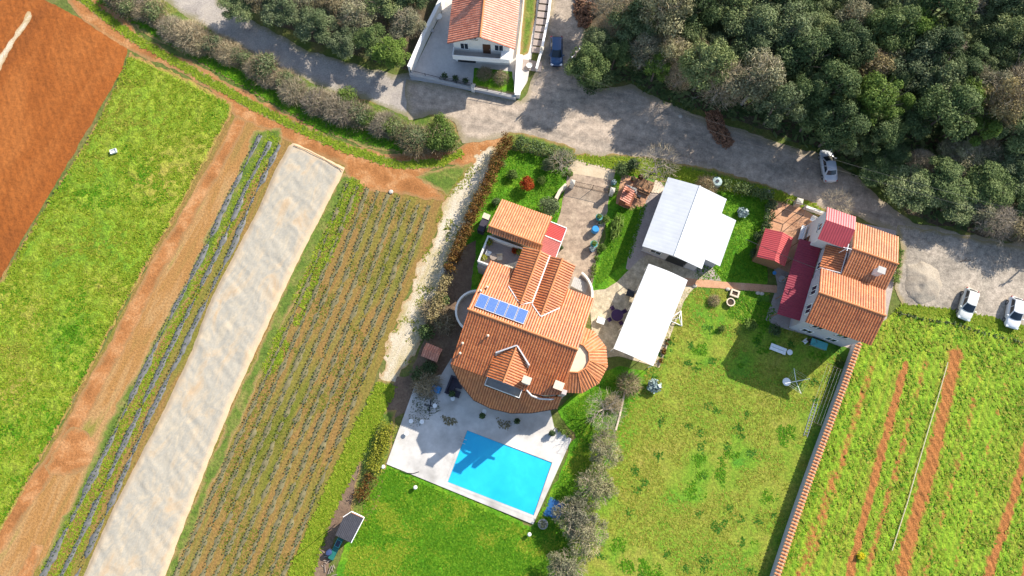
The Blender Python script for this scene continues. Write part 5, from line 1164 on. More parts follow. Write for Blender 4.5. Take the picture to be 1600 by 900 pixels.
# ------------------------------------------------------------------ cars
def paint(name, col, rough=.28):
    t = NT(name); t.b.inputs['Coat Weight'].default_value = .5; t.b.inputs['Coat Roughness'].default_value = .1; t.b.inputs['Specular IOR Level'].default_value = .4
    f = t.noise(t.pos(obj=True), 2.0, 3, .6); k = t.ramp(f, [(.3, C(.95, .95, .95)), (.7, C(1.03, 1.03, 1.03))]); return t.out(t.mix(1, col, k, 'MULTIPLY'), rough)
paint('paint_white', C(.66, .66, .66)); paint('paint_silver', C(.42, .44, .47)); paint('paint_blue', C(.015, .05, .13)); paint('paint_cream', C(.62, .62, .56))
plain('tyre', C(.02, .02, .022), .9); plain('alloy', C(.35, .36, .38), .35, metal=.7); plain('lamp_clear', C(.6, .62, .64), .15); plain('lamp_red', C(.25, .012, .012), .25); plain('black_plastic', C(.025, .025, .028), .6)
def car(label, mat, loc, rz, sedan=False, L=4.25, W=1.76):
    T = thing('parked_car', label, 'car', loc, rz, 'parked cars'); h = L / 2; w = W / 2
    S = [(-h, .62, .42, .70), (-h + .06, .76, .30, .86), (-h + .25, .85, .24, .95), (-h + .9, .875, .2, .97), (0, .88, .2, .95), (h - 1.15, .875, .2, .93), (h - .6, .86, .22, .86), (h - .2, .78, .27, .74), (h, .60, .36, .62)]
    mb = MB(); secs = []
    for x, ww, zb, zt in S:
        ww = ww * w / .88; secs.append([(x, -ww * .86, zb), (x, -ww, zb + .12), (x, -ww, zb + (zt - zb) * .6), (x, -ww * .95, zt - .06), (x, -ww * .78, zt), (x, 0, zt + .025), (x, ww * .78, zt), (x, ww * .95, zt - .06), (x, ww, zb + (zt - zb) * .6), (x, ww, zb + .12), (x, ww * .86, zb)])
    n = len(secs[0]); v = [p for s_ in secs for p in s_]; fs = []
    for i in range(len(secs) - 1):
        for k in range(n):
            k2 = (k + 1) % n; fs.append((i * n + k, (i + 1) * n + k, (i + 1) * n + k2, i * n + k2))
    fs += [tuple(range(n)), tuple(range(len(v) - 1, len(v) - n - 1, -1))]; mb.add(v, fs)
    xf0, xf1 = h - 1.12, h - 1.95; xr0, xr1 = (-h + .85, -h + 1.35) if sedan else (-h + .22, -h + .62); z0, z1 = .93, 1.46; w0, w1 = w * .91, w * .68
    lp = lambda a, b, t: a + (b - a) * t
    Ff = lambda s, t: Vector((lp(xf0, xf1, t) + lp(.2, .1, t) * (1 - s * s), s * lp(w0, w1, t), lp(z0, z1, t) + .03 * (1 - s * s) * t))
    Rr = lambda s, t: Vector((lp(xr0, xr1, t) - lp(.12, .06, t) * (1 - s * s), s * lp(w0, w1, t), lp(z0, z1, t) + .03 * (1 - s * s) * t))
    ss = [-1, -.6, -.2, .2, .6, 1]
    def grid(fn, us, vs_, flip=False, mbx=None):
        vv = [fn(a, b) for b in vs_ for a in us]; m = len(us); ff = [(j * m + i, j * m + i + 1, (j + 1) * m + i + 1, (j + 1) * m + i) for j in range(len(vs_) - 1) for i in range(m - 1)]
        (mbx or mb).add(vv, [f[::-1] if flip else f for f in ff])
    grid(Ff, ss, [0, .5, 1]); grid(Rr, ss, [0, .5, 1], True)
    for s_ in (-1, 1): grid(lambda q, t, s_=s_: Rr(s_, t).lerp(Ff(s_, t), q), [0, .33, .66, 1], [0, .5, 1], s_ > 0)
    grid(lambda s_, q: Rr(s_, 1).lerp(Ff(s_, 1), q) + Vector((0, 0, .03 * math.sin(math.pi * q))), ss, [0, .25, .5, .75, 1])
    mb.build('body', MAT[mat], T, True)
    def glassp(nm, fn, us, vs_, off):
        g = MB(); grid(lambda a, b: fn(a, b) + off, us, vs_, False, g); g.build(nm, MAT['car_glass'], T, True)
    glassp('windscreen', Ff, [-.9, -.5, 0, .5, .9], [.08, .5, .93], Vector((.012, 0, .012))); glassp('rear_window', Rr, [-.85, -.4, 0, .4, .85], [.12, .5, .9], Vector((-.012, 0, .012)))
    for s_ in (-1, 1):
        for a, b in ((.08, .48), (.53, .93)): glassp('side_window', lambda q, t, s_=s_: Rr(s_, t).lerp(Ff(s_, t), q), [a, b], [.14, .88], Vector((0, .012 * s_, .006)))
    for x in (-h + .82, h - .85):
        for s_ in (-1, 1):
            wh = MB().tube((x, s_ * (w - .2), .31), (x, s_ * (w + .01), .31), .31, .31, 18).build('wheel', MAT['tyre'], T)
            MB().tube((x, s_ * (w + .005), .31), (x, s_ * (w + .018), .31), .2, .19, 14).build('rim', MAT['alloy'], wh)
    for s_ in (-1, 1):
        MB().obox((h - .16, s_ * w * .68, .67), (.26, .34, .12), -s_ * .35, 0, .25).build('headlight', MAT['lamp_clear'], T)
        MB().obox((-h + .13, s_ * w * .76, .78), (.2, .26, .16), s_ * .3).build('tail_light', MAT['lamp_red'], T)
        MB().obox((xf0 - .22, s_ * (w + .07), 1.0), (.12, .2, .13)).build('mirror', MAT[mat], T)
    MB().obox((h - .03, 0, .42), (.12, 1.0, .12)).build('grille', MAT['black_plastic'], T); MB().obox((-h + .0, 0, .55), (.03, .5, .11)).build('number_plate', MAT['white_paint'], T)
    return T
car('dark blue car parked beside the garden steps', 'paint_blue', P(869, 84), R(-91), False, 4.3)
car('silver saloon car parked on the road under the trees', 'paint_silver', P(1291, 262), R(93), True, 4.4)
car('cream white car nearest the gravel heap', 'paint_cream', P(1507, 477), R(-113), False, 4.1, 1.72)
car('white car at the right edge of the gravel yard', 'paint_white', P(1579, 490), R(-108), False, 4.0, 1.74)

# ------------------------------------------------------------------ walls and fences
def wallrun(name, pts, th, hgt, mat, label, cat='wall', z=0, world=False, cap=None):
    w_ = [Vector(q) for q in (pts if world else PL(pts))]; c0 = w_[0].copy(); root = thing(name, label, cat, (c0.x, c0.y, z)); mb = MB(); cb = MB()
    rel = [tuple(q - c0) for q in w_]; bd = band(rel, th); n = len(rel); cd = band(rel, th + .12)
    for i in range(n - 1):
        mb.prism([bd[i], bd[i + 1], bd[2 * n - 2 - i], bd[2 * n - 1 - i]], 0, hgt)
        if cap: cb.prism([cd[i], cd[i + 1], cd[2 * n - 2 - i], cd[2 * n - 1 - i]], hgt + .002, hgt + .08)
    mb.build('wall', MAT[mat], root)
    if cap: cb.build('coping', MAT[cap], root)
    return root
wl = wallrun('boundary_wall', [(1333, 538), (1312, 598), (1286, 668), (1258, 744), (1230, 824), (1204, 902), (1190, 945)], .34, 1.5, 'render_grey', 'long garden wall with orange and cream tile coping beside the right field')
tl_, mt = MB(), MB(); w_ = [Vector(q) for q in PL([(1333, 538), (1312, 598), (1286, 668), (1258, 744), (1230, 824), (1204, 902), (1190, 945)])]; c0 = w_[0].copy()
for a, b in zip(w_[:-1], w_[1:]):
    d = (b - a).normalized(); nn = Vector((-d.y, d.x)); L = (b - a).length; m = int(L / .38)
    for k in range(m):
        c = a + d * (.15 + k * L / m) - c0; t_ = tl_
        p0 = Vector((c.x, c.y, 1.66)) + Vector((nn.x, nn.y, 0)) * .36; p1 = Vector((c.x, c.y, 1.66)) - Vector((nn.x, nn.y, 0)) * .36
        t_.tube(p0 + Vector((0, 0, -.13)), (p0 + p1) / 2, .11, .11, 7).tube((p0 + p1) / 2, p1 + Vector((0, 0, -.13)), .11, .11, 7)
    ang = math.atan2(d.y, d.x); mid = (a + b) / 2 - c0; mt.obox((mid.x, mid.y, 1.56), (L, .60, .09), ang)
tl_.build('tile_coping', MAT['tile_plain'] if 'tile_plain' in MAT else MAT['ridge_tile'], wl); mt.build('mortar_bed', MAT['mortar_dull'], wl)
wallrun('yard_wall', [(708, -60), (690, 14), (664, 66), (642, 116)], .35, 1.9, 'render_white', 'white wall along the left side of the top house yard', cap='white_paint')
wallrun('garden_wall', [(641, 119), (690, 131), (740, 142), (806, 156)], .22, .7, 'render_grey', 'low grey front wall of the top house yard', cap='concrete')
wallrun('gate_wall', [(812, 92), (808, 154)], .7, 1.0, 'render_white', 'wide white wall end beside the top house lawn', cap='white_paint')
wallrun('step_wall', [(866, -50), (856, 34), (846, 82), (838, 112)], .2, .8, 'render_white', 'thin white wall between garden steps and blue car', cap='white_paint')
wallrun('low_wall', [(822, -40), (816, 30), (808, 88)], .18, .5, 'mortar_cream', 'low cream wall between top house and garden steps')
wallrun('garden_edge', [(976, 612), (968, 650), (962, 672)], .2, .2, 'mortar_cream', 'low pale edging line on the lawn below the canopy', 'edging')
wallrun('road_wall', [(1254, 325), (1268, 330), (1285, 336)], .3, .8, 'render_white', 'short white wall between courtyard and road')
def railing(name, pts, hgt, mat, label, z=0, sp=.9, bars=False, cat='fence'):
    w_ = [Vector(q) for q in PL(pts)]; c0 = w_[0].copy(); root = thing(name, label, cat, (c0.x, c0.y, z)); rl = MB(); L0 = 0
    for a, b in zip(w_[:-1], w_[1:]):
        a = a - c0; b = b - c0; L = (b - a).length
        for zz in ((hgt, hgt * .5, .15) if not bars else (hgt, .12)): rl.tube((a.x, a.y, zz), (b.x, b.y, zz), .03, .03, 6)
        if bars:
            for k in range(int(L / .16)): p_ = a.lerp(b, k * .16 / L); rl.tube((p_.x, p_.y, .1), (p_.x, p_.y, hgt + (.0)), .016, .016, 5)
        m = max(1, int(L / (sp * 2)))
        for k in range(m + 1): p_ = a.lerp(b, k / m); MB().tube((p_.x, p_.y, 0), (p_.x, p_.y, hgt + .06), .045, .045, 8).build('post', MAT[mat], root)
    rl.build('rail', MAT[mat], root); return root
railing('metal_fence', [(643, 117), (688, 128)], 1.2, 'dark_metal', 'dark metal gate fence at the lower left of the top house yard')
railing('metal_fence', [(690, 129), (738, 140)], .9, 'dark_metal', 'dark railing on the low wall in front of the top house', .75)
railing('metal_fence', [(742, 141), (804, 153)], .6, 'rust_metal', 'brown railing in front of the top house lawn', .75)
gt = railing('driveway_gate', [(897, 290), (925, 296), (950, 302)], 1.5, 'rust_metal', 'dark iron driveway gate with thin upright bars', 0, .9, True, 'gate')
def pillar(u, v, label, hgt=1.7, s=.5, mat='render_white'):
    T = thing('gate_pillar', label, 'pillar', P(u, v)); MB().box(-s / 2, s / 2, -s / 2, s / 2, 0, hgt).build('shaft', MAT[mat], T)
    g = MB(); a = s / 2 + .06; g.add([(-a, -a, hgt + .002), (a, -a, hgt + .002), (a, a, hgt + .002), (-a, a, hgt + .002), (-a, -a, hgt + .09), (a, -a, hgt + .09), (a, a, hgt + .09), (-a, a, hgt + .09), (0, 0, hgt + .28)], [(3, 2, 1, 0), (0, 1, 5, 4), (1, 2, 6, 5), (2, 3, 7, 6), (3, 0, 4, 7), (4, 5, 8), (5, 6, 8), (6, 7, 8), (7, 4, 8)])
    g.build('cap', MAT['stone'], T); T.rotation_euler = (0, 0, R(-15)); return T
pillar(893, 292, 'white gate pillar at the left of the driveway gate'); pillar(954, 304, 'white gate pillar at the right of the driveway gate')
pillar(846, 84, 'white pillar at the foot of the garden steps', 1.3, .4); pillar(740, 142, 'white pillar between railing and top house lawn', 1.4, .45); pillar(1243, 320, 'cream stone gate pillar of the courtyard', 1.3, .7, 'mortar_cream')
wallrun('stone_wall', [(884, 292), (874, 302), (868, 314)], .4, 1.0, 'mortar_cream', 'short cream stone wall curving from the left gate pillar')
# garden steps of the top house
GS = thing('garden_steps', 'flight of grey stone steps beside the blue car', 'steps', P(842, 60)); o_ = P(842, 60)
for k in range(9):
    u = 852 - k * 1.6; v = -6 + k * 10.6; a = P(u, v) - o_; MB().obox((a.x, a.y, .55 - k * .055), (1.35, .86, .14), R(-6)).build('step', MAT['grey_paving'], GS)
a = P(830, 103) - o_; MB().obox((a.x, a.y, .09), (2.9, 1.5, .1), R(-8)).build('landing', MAT['grey_paving'], GS)

# ------------------------------------------------------------------ utility poles and wires
def pole(u, v, hgt, label, rz):
    T = thing('utility_pole', label, 'pole', P(u, v), rz); MB().tube((0, 0, -.1), (0, 0, hgt), .13, .09, 10).build('post', MAT['timber_grey'], T)
    MB().box(-.9, .9, -.05, .05, hgt - .55, hgt - .45).build('crossarm', MAT['timber_grey'], T)
    for x in (-.75, 0, .75): MB().lathe([(.05, 0), (.08, .06), (.05, .12), (.07, .16), (.03, .22)], (x, 0, hgt - .448), 10).build('insulator', MAT['white_paint'], T)
    return T
pole(893, 122, 6.6, 'wooden utility pole at the road corner by the top house', R(50)); pole(1668, 356, 8.5, 'wooden utility pole beyond the right edge of the gravel yard', R(20))
g = MB(); g.box(-.2, .2, -.15, .15, 0, .4); b_ = g.build('lamp_box', MAT['leaf_flower']); b_.location = P(893, 122) + Vector((-.05, -.29, 4.2)); tag(b_, 'yellow box on the utility pole', 'box')
def wire(a, b, sag, label, r=.011):
    pts = [a.lerp(b, t) - Vector((0, 0, 4 * sag * t * (1 - t))) for t in np.linspace(0, 1, 25)]; tag(MB().path([tuple(p) for p in pts], r, 4).build('wire', MAT['dark_metal']), label, 'cable')
pa = P(893, 122, 6.3); pb = P(1668, 356, 8.2)
for k, (dx, dy) in enumerate(((-.5, -.5), (.5, .5))): wire(pa + Vector((dx, dy, 0)), pb + Vector((dx * .6, dy, 0)), 1.6, ['lower overhead wire along the road', 'upper overhead wire along the road'][k])
wire(P(1166, 374, 3.0), Lr(-4.3, -1.5, 5.6), .25, 'thin wire from the hall lawn to the right house', .03)
wire(Lh(-4.2, 2.9, 3.2), P(1003, 268, 2.4), .05, 'white wire from the white hall to the bare tree', .05)
# ------------------------------------------------------------------ small things in the gardens
plain('blue_plastic', C(.03, .22, .50), .4); plain('teal_plastic', C(.08, .32, .31), .5); plain('tank_plastic', C(.30, .38, .36), .6); plain('green_plastic', C(.015, .12, .10), .5); plain('navy_cover', C(.03, .05, .13), .8); plain('purple_cloth', C(.05, .025, .075), .85)
plain('sofa_cloth', C(.045, .04, .055), .9); plain('white_plastic', C(.72, .72, .70), .45); plain('cream_cushion', C(.58, .50, .38), .9); plain('blue_tarp', C(.02, .10, .26), .6); plain('deck_soil', C(.06, .04, .025), .95); plain('straw', C(.45, .34, .18), .9)
plain('log_wood', C(.20, .105, .06), .9, var=.45, scale=5); plain('gravel_heap_mat', C(.28, .24, .19), .95, var=.25, scale=6, bump=.5)
Z0 = .142
def pot(name, label, loc, r=.3, h=.4, mat='dark_metal', leaf='leaf_dark', plant=True, pr=.35):
    T = thing(name, label, 'pot', loc); MB().lathe([(r * .7, 0), (r, h), (r * 1.08, h), (r * 1.08, h - .05), (r * .9, h - .06)], n=14).build('pot', MAT[mat], T)
    if plant:
        rg = np.random.default_rng(int(abs(loc[0] * 100)) + 1); V_, lf = cloud([(0, 0, h + pr * .6, pr, .8)], 160, .14, rg); quads_mesh('plant', V_, MAT[leaf], lf, T)
    return T
def stool(label, loc, r=.25, h=.45, name='stool', cat='stool', mat='white_plastic'):
    T = thing(name, label, cat, loc); MB().lathe([(r * .9, h - .06), (r, h - .03), (r * .95, h)], n=16).build('seat', MAT[mat], T)
    for k in range(3):
        a = 2.1 * k; MB().tube((math.cos(a) * r * .9, math.sin(a) * r * .9, 0), (math.cos(a) * r * .5, math.sin(a) * r * .5, h - .05), .02, .02, 6).build('leg', MAT['galvanised'], T)
    return T
def table(label, loc, rz, lx, ly, h=.74, mat='timber', leg='dark_metal', rnd=False, name='table'):
    T = thing(name, label, 'table', loc, rz)
    if rnd: MB().lathe([(lx / 2, h - .04), (lx / 2, h)], n=20).build('tabletop', MAT[mat], T); MB().tube((0, 0, 0), (0, 0, h - .04), .05, .05, 8).lathe([(.3, 0), (.3, .04)], n=14).build('pedestal', MAT[leg], T)
    else:
        MB().box(-lx / 2, lx / 2, -ly / 2, ly / 2, h - .05, h).build('tabletop', MAT[mat], T)
        for sx in (-1, 1):
            for sy in (-1, 1): MB().box(sx * (lx / 2 - .1) - .035, sx * (lx / 2 - .1) + .035, sy * (ly / 2 - .1) - .035, sy * (ly / 2 - .1) + .035, 0, h - .05).build('leg', MAT[leg], T)
    return T
def chair_(label, loc, rz, mat='white_plastic', name='chair', s=.5, group=None):
    T = thing(name, label, 'chair', loc, rz, group); MB().box(-s / 2, s / 2, -s / 2, s / 2, .41, .45).build('seat', MAT[mat], T); MB().box(-s / 2, s / 2, s / 2 - .04, s / 2, .452, .9).build('backrest', MAT[mat], T)
    for sx in (-1, 1):
        for sy in (-1, 1): MB().tube((sx * (s / 2 - .04), sy * (s / 2 - .04), 0), (sx * (s / 2 - .04), sy * (s / 2 - .04), .41), .02, .02, 6).build('leg', MAT[mat], T)
    return T
D = lambda u, v: P(u, v, Z0)
# pool terrace
pot('planter', 'dark round planter on the terrace nearest the pool corner', D(754, 650), .33, .55, 'dark_metal', 'leaf_dark'); pot('planter', 'dark round planter at the terrace shade edge', D(808, 658), .33, .55, 'dark_metal', 'leaf_dark')
pot('planter', 'dark round planter beside the terrace sofa', D(707, 616), .35, .55, 'dark_metal', 'leaf_dark'); pot('planter', 'dark round planter in the tree shade at the terrace right end', D(862, 677), .33, .5, 'dark_metal', 'leaf_dark')
for u, v, lab in ((680, 634, 'white stool beside the black cross base'), (643, 658, 'left white stool of the pair on the terrace'), (660, 659, 'right white stool of the pair on the terrace'), (636, 677, 'white stool nearest the terrace left edge'), (708, 623, 'white stool below the sofa planter'), (757, 643, 'small white stool behind the planter near the pool')): stool(lab, D(u, v), .28)
T = thing('parasol_base', 'black cross shaped parasol base on the terrace', 'parasol base', D(672, 634), R(-8)); g = MB().box(-.75, .75, -.06, .06, 0, .07).box(-.06, .06, -.75, -.062, 0, .07).box(-.06, .06, .062, .75, 0, .07); g.build('cross', MAT['dark_metal'], T); MB().tube((0, 0, .072), (0, 0, .5), .04, .04, 8).build('socket', MAT['dark_metal'], T)
T = thing('sofa', 'dark corner sofa on the terrace beside the villa', 'sofa', D(711, 598), A0); MB().box(-.5, 1.0, -.5, .5, .0, .42).box(-.5, .28, -1.6, -.502, 0, .42).build('seat', MAT['sofa_cloth'], T); MB().box(-.5, 1.0, .502, .7, 0, .8).box(-.7, -.502, -1.6, .7, 0, .8).build('backrest', MAT['sofa_cloth'], T); MB().box(.4, 1.1, -1.6, -.8, 0, .35).build('footrest', MAT['sofa_cloth'], T)
T = thing('covered_table', 'table under a blue cover at the terrace top left', 'table', D(682, 608), A0); MB().add([(-.6, -.45, 0), (.6, -.45, 0), (.6, .45, 0), (-.6, .45, 0), (-.5, -.36, .72), (.5, -.36, .72), (.5, .36, .72), (-.5, .36, .72)], [(4, 5, 6, 7), (0, 1, 5, 4), (1, 2, 6, 5), (2, 3, 7, 6), (3, 0, 4, 7)]).build('cover', MAT['blue_plastic'], T); MB().box(-.45, .45, -.3, .3, .0, .7).build('frame', MAT['dark_metal'], T)
g = MB().path([tuple(D(u, v) + Vector((0, 0, .03))) for u, v in ((626, 735), (636, 739), (645, 740), (655, 737))], .04, 6); tag(g.build('pool_hose', MAT['dark_metal']), 'dark hose lying on the terrace lower left corner', 'hose')
q = np.concatenate([inside_points(PL([(690, 650), (715, 656), (712, 664), (698, 664)]), 120, rng_g), inside_points(PL([(775, 652), (800, 660), (795, 672), (780, 668)]), 80, rng_g)]); tufts('leaf_litter', q, MAT['leaf_brown'], .04, .16, Z0 + .004, 51, 'dry leaves blown onto the pool terrace', lean=3)
q = inside_points(PL([(652, 604), (680, 608), (690, 640), (650, 670), (636, 660)]), 420, rng_g); tufts('leaf_litter', q, MAT['leaf_dark'], .03, .10, Z0 + .004, 52, 'small dark leaf litter at the terrace top left', lean=3)
for u, v, lab in ((650, 761, 'small white garden lamp on the lawn below the terrace'), (827, 834, 'small white garden lamp on the lawn below the pool corner'), (600, 729, 'small white garden lamp at the terrace lower left corner')):
    T = thing('garden_lamp', lab, 'lamp', P(u, v)); MB().lathe([(.06, 0), (.06, .45)], n=8).build('post', MAT['galvanised'], T); MB().lathe([(.2, .452), (.24, .52), (.2, .7), (.05, .76)], n=10).build('lamp_head', MAT['white_plastic'], T)
g = MB().add([(-1.1, -1.2, .04), (1.1, -1.0, .04), (1.0, 1.1, .05), (-.9, 1.2, .05), (0, 0, .22)], [(0, 1, 4), (1, 2, 4), (2, 3, 4), (3, 0, 4)]); o_ = g.build('tarpaulin', MAT['blue_tarp']); o_.location = P(866, 796); o_.rotation_euler = (0, 0, AP); tag(o_, 'blue tarpaulin on the ground right of the pool', 'tarpaulin')
pot('stone_pot', 'big grey round pot at the pool terrace lower right corner', P(848, 818), .55, .6, 'concrete', 'leaf_grey', True, .4)
# small red roofed hutch beside the villa
T = thing('garden_hutch', 'small wooden hutch with a red roof in the villa shade', 'hutch', P(677, 553), R(-22)); MB().box(-.85, .85, -.6, .6, 0, 1.6).gable([(-.6, 1.602), (.6, 1.602), (.6, 1.65), (0, 1.95), (-.6, 1.65)], -.85, .85).build('wall', MAT['timber'], T)
g = MB(); slope_x(g, -.85, 1.58, .0, 2.05, -1.05, 1.05, rib=.25, amp=.03, thick=.05); slope_x(g, .85, 1.58, .0, 2.05, -1.05, 1.05, rib=.25, amp=.03, thick=.05); g.build('roof', MAT['tile_faded'], T); door(T, (0, -.6, .1), .7, 1.3, 'y-', 'timber_grey')
# dark roofed hut at the end of the hedge
T = thing('garden_hut', 'little hut with dark corrugated roof and white edging', 'hut', P(553, 818), R(-24)); hw = [(-.95, -1.45), (.85, -1.5), (.95, 1.35), (-.75, 1.2)]
MB().prism([(x * .88, y * .88) for x, y in hw], 0, 1.85).build('wall', MAT['brick'], T)
rf_ = MB(); rf_.slope((0, -1.6, 1.95), UX, Vector((0, 3.1, .45)), [(-1.05, 0), (.95, 0), (1.08, 3.05), (-.45, 3.0), (-1.05, 2.1)], rib=.2, amp=.035, thick=.04); rf_.build('roof', MAT['corrugated_dark'], T)
g = MB().obox((.33, 1.56, 2.43), (1.45, .10, .12), .0).obox((1.06, 0, 2.2), (.08, 3.1, .1), R(-2.5)).obox((-.78, 1.08, 2.36), (.07, 1.15, .12), R(-33)); g.build('trim', MAT['white_paint'], T); door(T, (0, -1.3, 0), .8, 1.7, 'y-', 'timber_grey')
g = MB().tube((0, 0, -.1), (0, 0, 4.9), .05, .035, 8); o_ = g.build('flag_pole', MAT['rust_metal']); o_.location = P(526, 818); tag(o_, 'thin rusty pole beside the dark roofed hut', 'pole')
T = thing('water_trough', 'green trough with a white rimmed basin below the hut', 'trough', P(526, 856), R(65)); g = MB().box(-1.3, 1.2, -.32, .32, 0, .45); g.build('tub', MAT['green_plastic'], T); MB().box(.2, 1.0, -.3, .3, .452, .55).build('rim', MAT['teal_plastic'], T); MB().box(.26, .94, -.24, .24, .552, .57).build('basin', MAT['window_glass'], T)
T = thing('barrel', 'blue barrel lying by the green trough', 'barrel', P(516, 862)); MB().lathe([(.28, 0), (.33, .3), (.33, .55), (.28, .85), (.1, .87)], n=14).build('drum', MAT['navy_cover'], T); MB().lathe([(.3, .05), (.335, .06), (.335, .1), (.3, .11)], n=14).build('hoop', MAT['galvanised'], T)
g = MB()
rq = random.Random(3)
for k in range(16): a = P(rq.uniform(500, 522), rq.uniform(868, 900)); g.tube((a.x, a.y, .06 + k * .01), (a.x + rq.uniform(-.8, .8), a.y + rq.uniform(-1, 1), .08 + k * .012), .05, .04, 5)
tag(g.build('brushwood', MAT['timber_grey']), 'heap of brushwood and pipes at the lower end of the trough', 'brushwood')
# driveway barrels and pots
T = thing('barrel', 'bright blue barrel on the driveway', 'barrel', P(929, 361)); MB().lathe([(.42, 0), (.5, .3), (.5, .7), (.42, 1.0), (.2, 1.03)], n=16).build('drum', MAT['blue_plastic'], T); MB().lathe([(.40, 1.032), (.40, 1.07)], n=16).build('lid', MAT['blue_plastic'], T)
pot('planter', 'teal pot above the blue barrel', P(935, 342), .42, .8, 'teal_plastic', 'leaf_light', True, .3); pot('planter', 'teal pot at the lower end of the driveway', P(927, 384), .45, .9, 'teal_plastic', 'leaf_light', True, .3); pot('planter', 'small navy pot below the lower teal pot', P(924, 392), .35, .7, 'navy_cover', 'leaf_blue', True, .3)
pot('planter', 'small white pot beside the blue barrel', P(937, 350), .22, .4, 'white_plastic', 'leaf_dark', True, .2); pot('planter', 'dark pot beside the red carport', P(876, 389), .25, .5, 'dark_metal', 'leaf_dark', True, .25); pot('planter', 'pale blue pot by the barbecue hedge', P(958, 288), .3, .6, 'teal_plastic', 'leaf_blue', True, .3)
# barbecue corner
T = thing('brick_barbecue', 'brick barbecue with red tiled hood beside the driveway', 'barbecue', P(980, 309), R(-22)); MB().box(-.8, .8, -1.3, 1.3, 0, .85).box(-.8, -.2, -1.3, .6, .852, 1.5).build('base', MAT['brick'], T); g = MB(); slope_y(g, .5, 1.55, -.9, 2.1, -1.35, .65, rib=.3, amp=.06, thick=.05); g.build('hood', MAT['tile_faded'], T); MB().box(-.75, .75, .7, 1.28, .853, .92).build('worktop', MAT['stone'], T); MB().box(-.5, -.1, -.2, .2, 2.0, 2.8).build('chimney', MAT['brick'], T)
sheet('barbecue_paving', PL([(962, 318), (972, 272), (1022, 286), (1006, 322), (985, 330)]), MAT['terracotta_paving'], .056, step=.2, amp=.1, seed=66, label='reddish paving of the barbecue corner')
table('brown wooden picnic table in the barbecue corner', P(1006, 293), R(-25), 2.2, .9, .75, 'timber'); 
for k, (u, v, lab) in enumerate(((1003, 301, 'brown bench in front of the picnic table'), (1010, 285, 'brown bench behind the picnic table'))):
    T = thing('bench', lab, 'bench', P(u, v), R(-22)); MB().box(-1.0, 1.0, -.17, .17, .40, .45).build('seat', MAT['timber'], T)
    for sx in (-.8, .8): MB().box(sx - .05, sx + .05, -.15, .15, 0, .4).build('leg', MAT['timber'], T)
table('small round grey table beside the barbecue', P(990, 303), 0, .7, .7, .7, 'stone', 'dark_metal', True); chair_('dark garden chair in front of the picnic bench', P(997, 309), R(160), 'dark_metal'); pot('planter', 'clay pot behind the barbecue worktop', P(988, 282), .3, .45, 'brick', 'leaf_brown', True, .3); pot('planter', 'clay pot at the top of the barbecue paving', P(1000, 279), .3, .45, 'brick', 'leaf_rust', True, .3)
T = thing('stone_block', 'pale wedge of paving stones beside the white hall corner', 'stones', P(1028, 294), R(-22))
for k in range(4): MB().box(-.7 + k * .36, -.36 + k * .36, -.9 + k * .1, .9 - k * .2, 0, .12).build('slab', MAT['mortar_cream'], T)
T = thing('water_tank', 'pale blue grey tank behind the white hall', 'tank', P(1117, 288)); MB().lathe([(.62, 0), (.66, .2), (.66, 1.0), (.58, 1.15), (.2, 1.2)], n=16).build('tank', MAT['tank_plastic'], T); MB().lathe([(.22, 1.202), (.22, 1.28)], n=12).build('lid', MAT['dark_metal'], T)
# patio
table('dark round patio table beside the white canopy', P(963, 494), 0, 1.5, 1.5, .74, 'purple_cloth', 'dark_metal', True)
for k in range(4):
    a = 2 * math.pi * k / 4 + .5; chair_(['dark patio chair right of the round table', 'dark patio chair above the round table', 'dark patio chair left of the round table', 'dark patio chair below the round table'][k], P(963, 494) + Vector((math.cos(a) * 1.05, math.sin(a) * 1.05, 0)), a - math.pi / 2, 'purple_cloth')
T = thing('grill', 'square dark grill on the patio above the round table', 'grill', P(984, 460), R(-20)); MB().box(-.5, .5, -.4, .4, .5, .8).build('firebox', MAT['dark_metal'], T); MB().box(-.52, .52, -.42, .42, .802, .86).build('lid', MAT['dark_metal'], T)
for sx in (-.4, .4):
    for sy in (-.3, .3): MB().tube((sx, sy, 0), (sx, sy, .5), .03, .03, 6).build('leg', MAT['dark_metal'], T)
T = thing('storage_box', 'white storage box beside the turret', 'box', P(938, 502), R(-20)); MB().box(-.45, .45, -.35, .35, 0, .55).build('body', MAT['white_plastic'], T); MB().box(-.48, .48, -.38, .38, .552, .62).build('lid', MAT['white_plastic'], T)
T = thing('swing_frame', 'white triangular frame on the lawn beside the canopy', 'frame', P(1057, 499), R(-25)); g = MB()
g.path([(-.9, -.5, .05), (.9, -.5, .05), (.1, 1.2, .05), (-.9, -.5, .05)], .06, 6); g.build('triangle', MAT['white_paint'], T); MB().path([(-.9, -.5, .06), (.1, .1, .9), (.9, -.5, .06)], .05, 6).path([(.1, .1, .9), (.1, 1.2, .06)], .05, 6).build('strut', MAT['white_paint'], T)
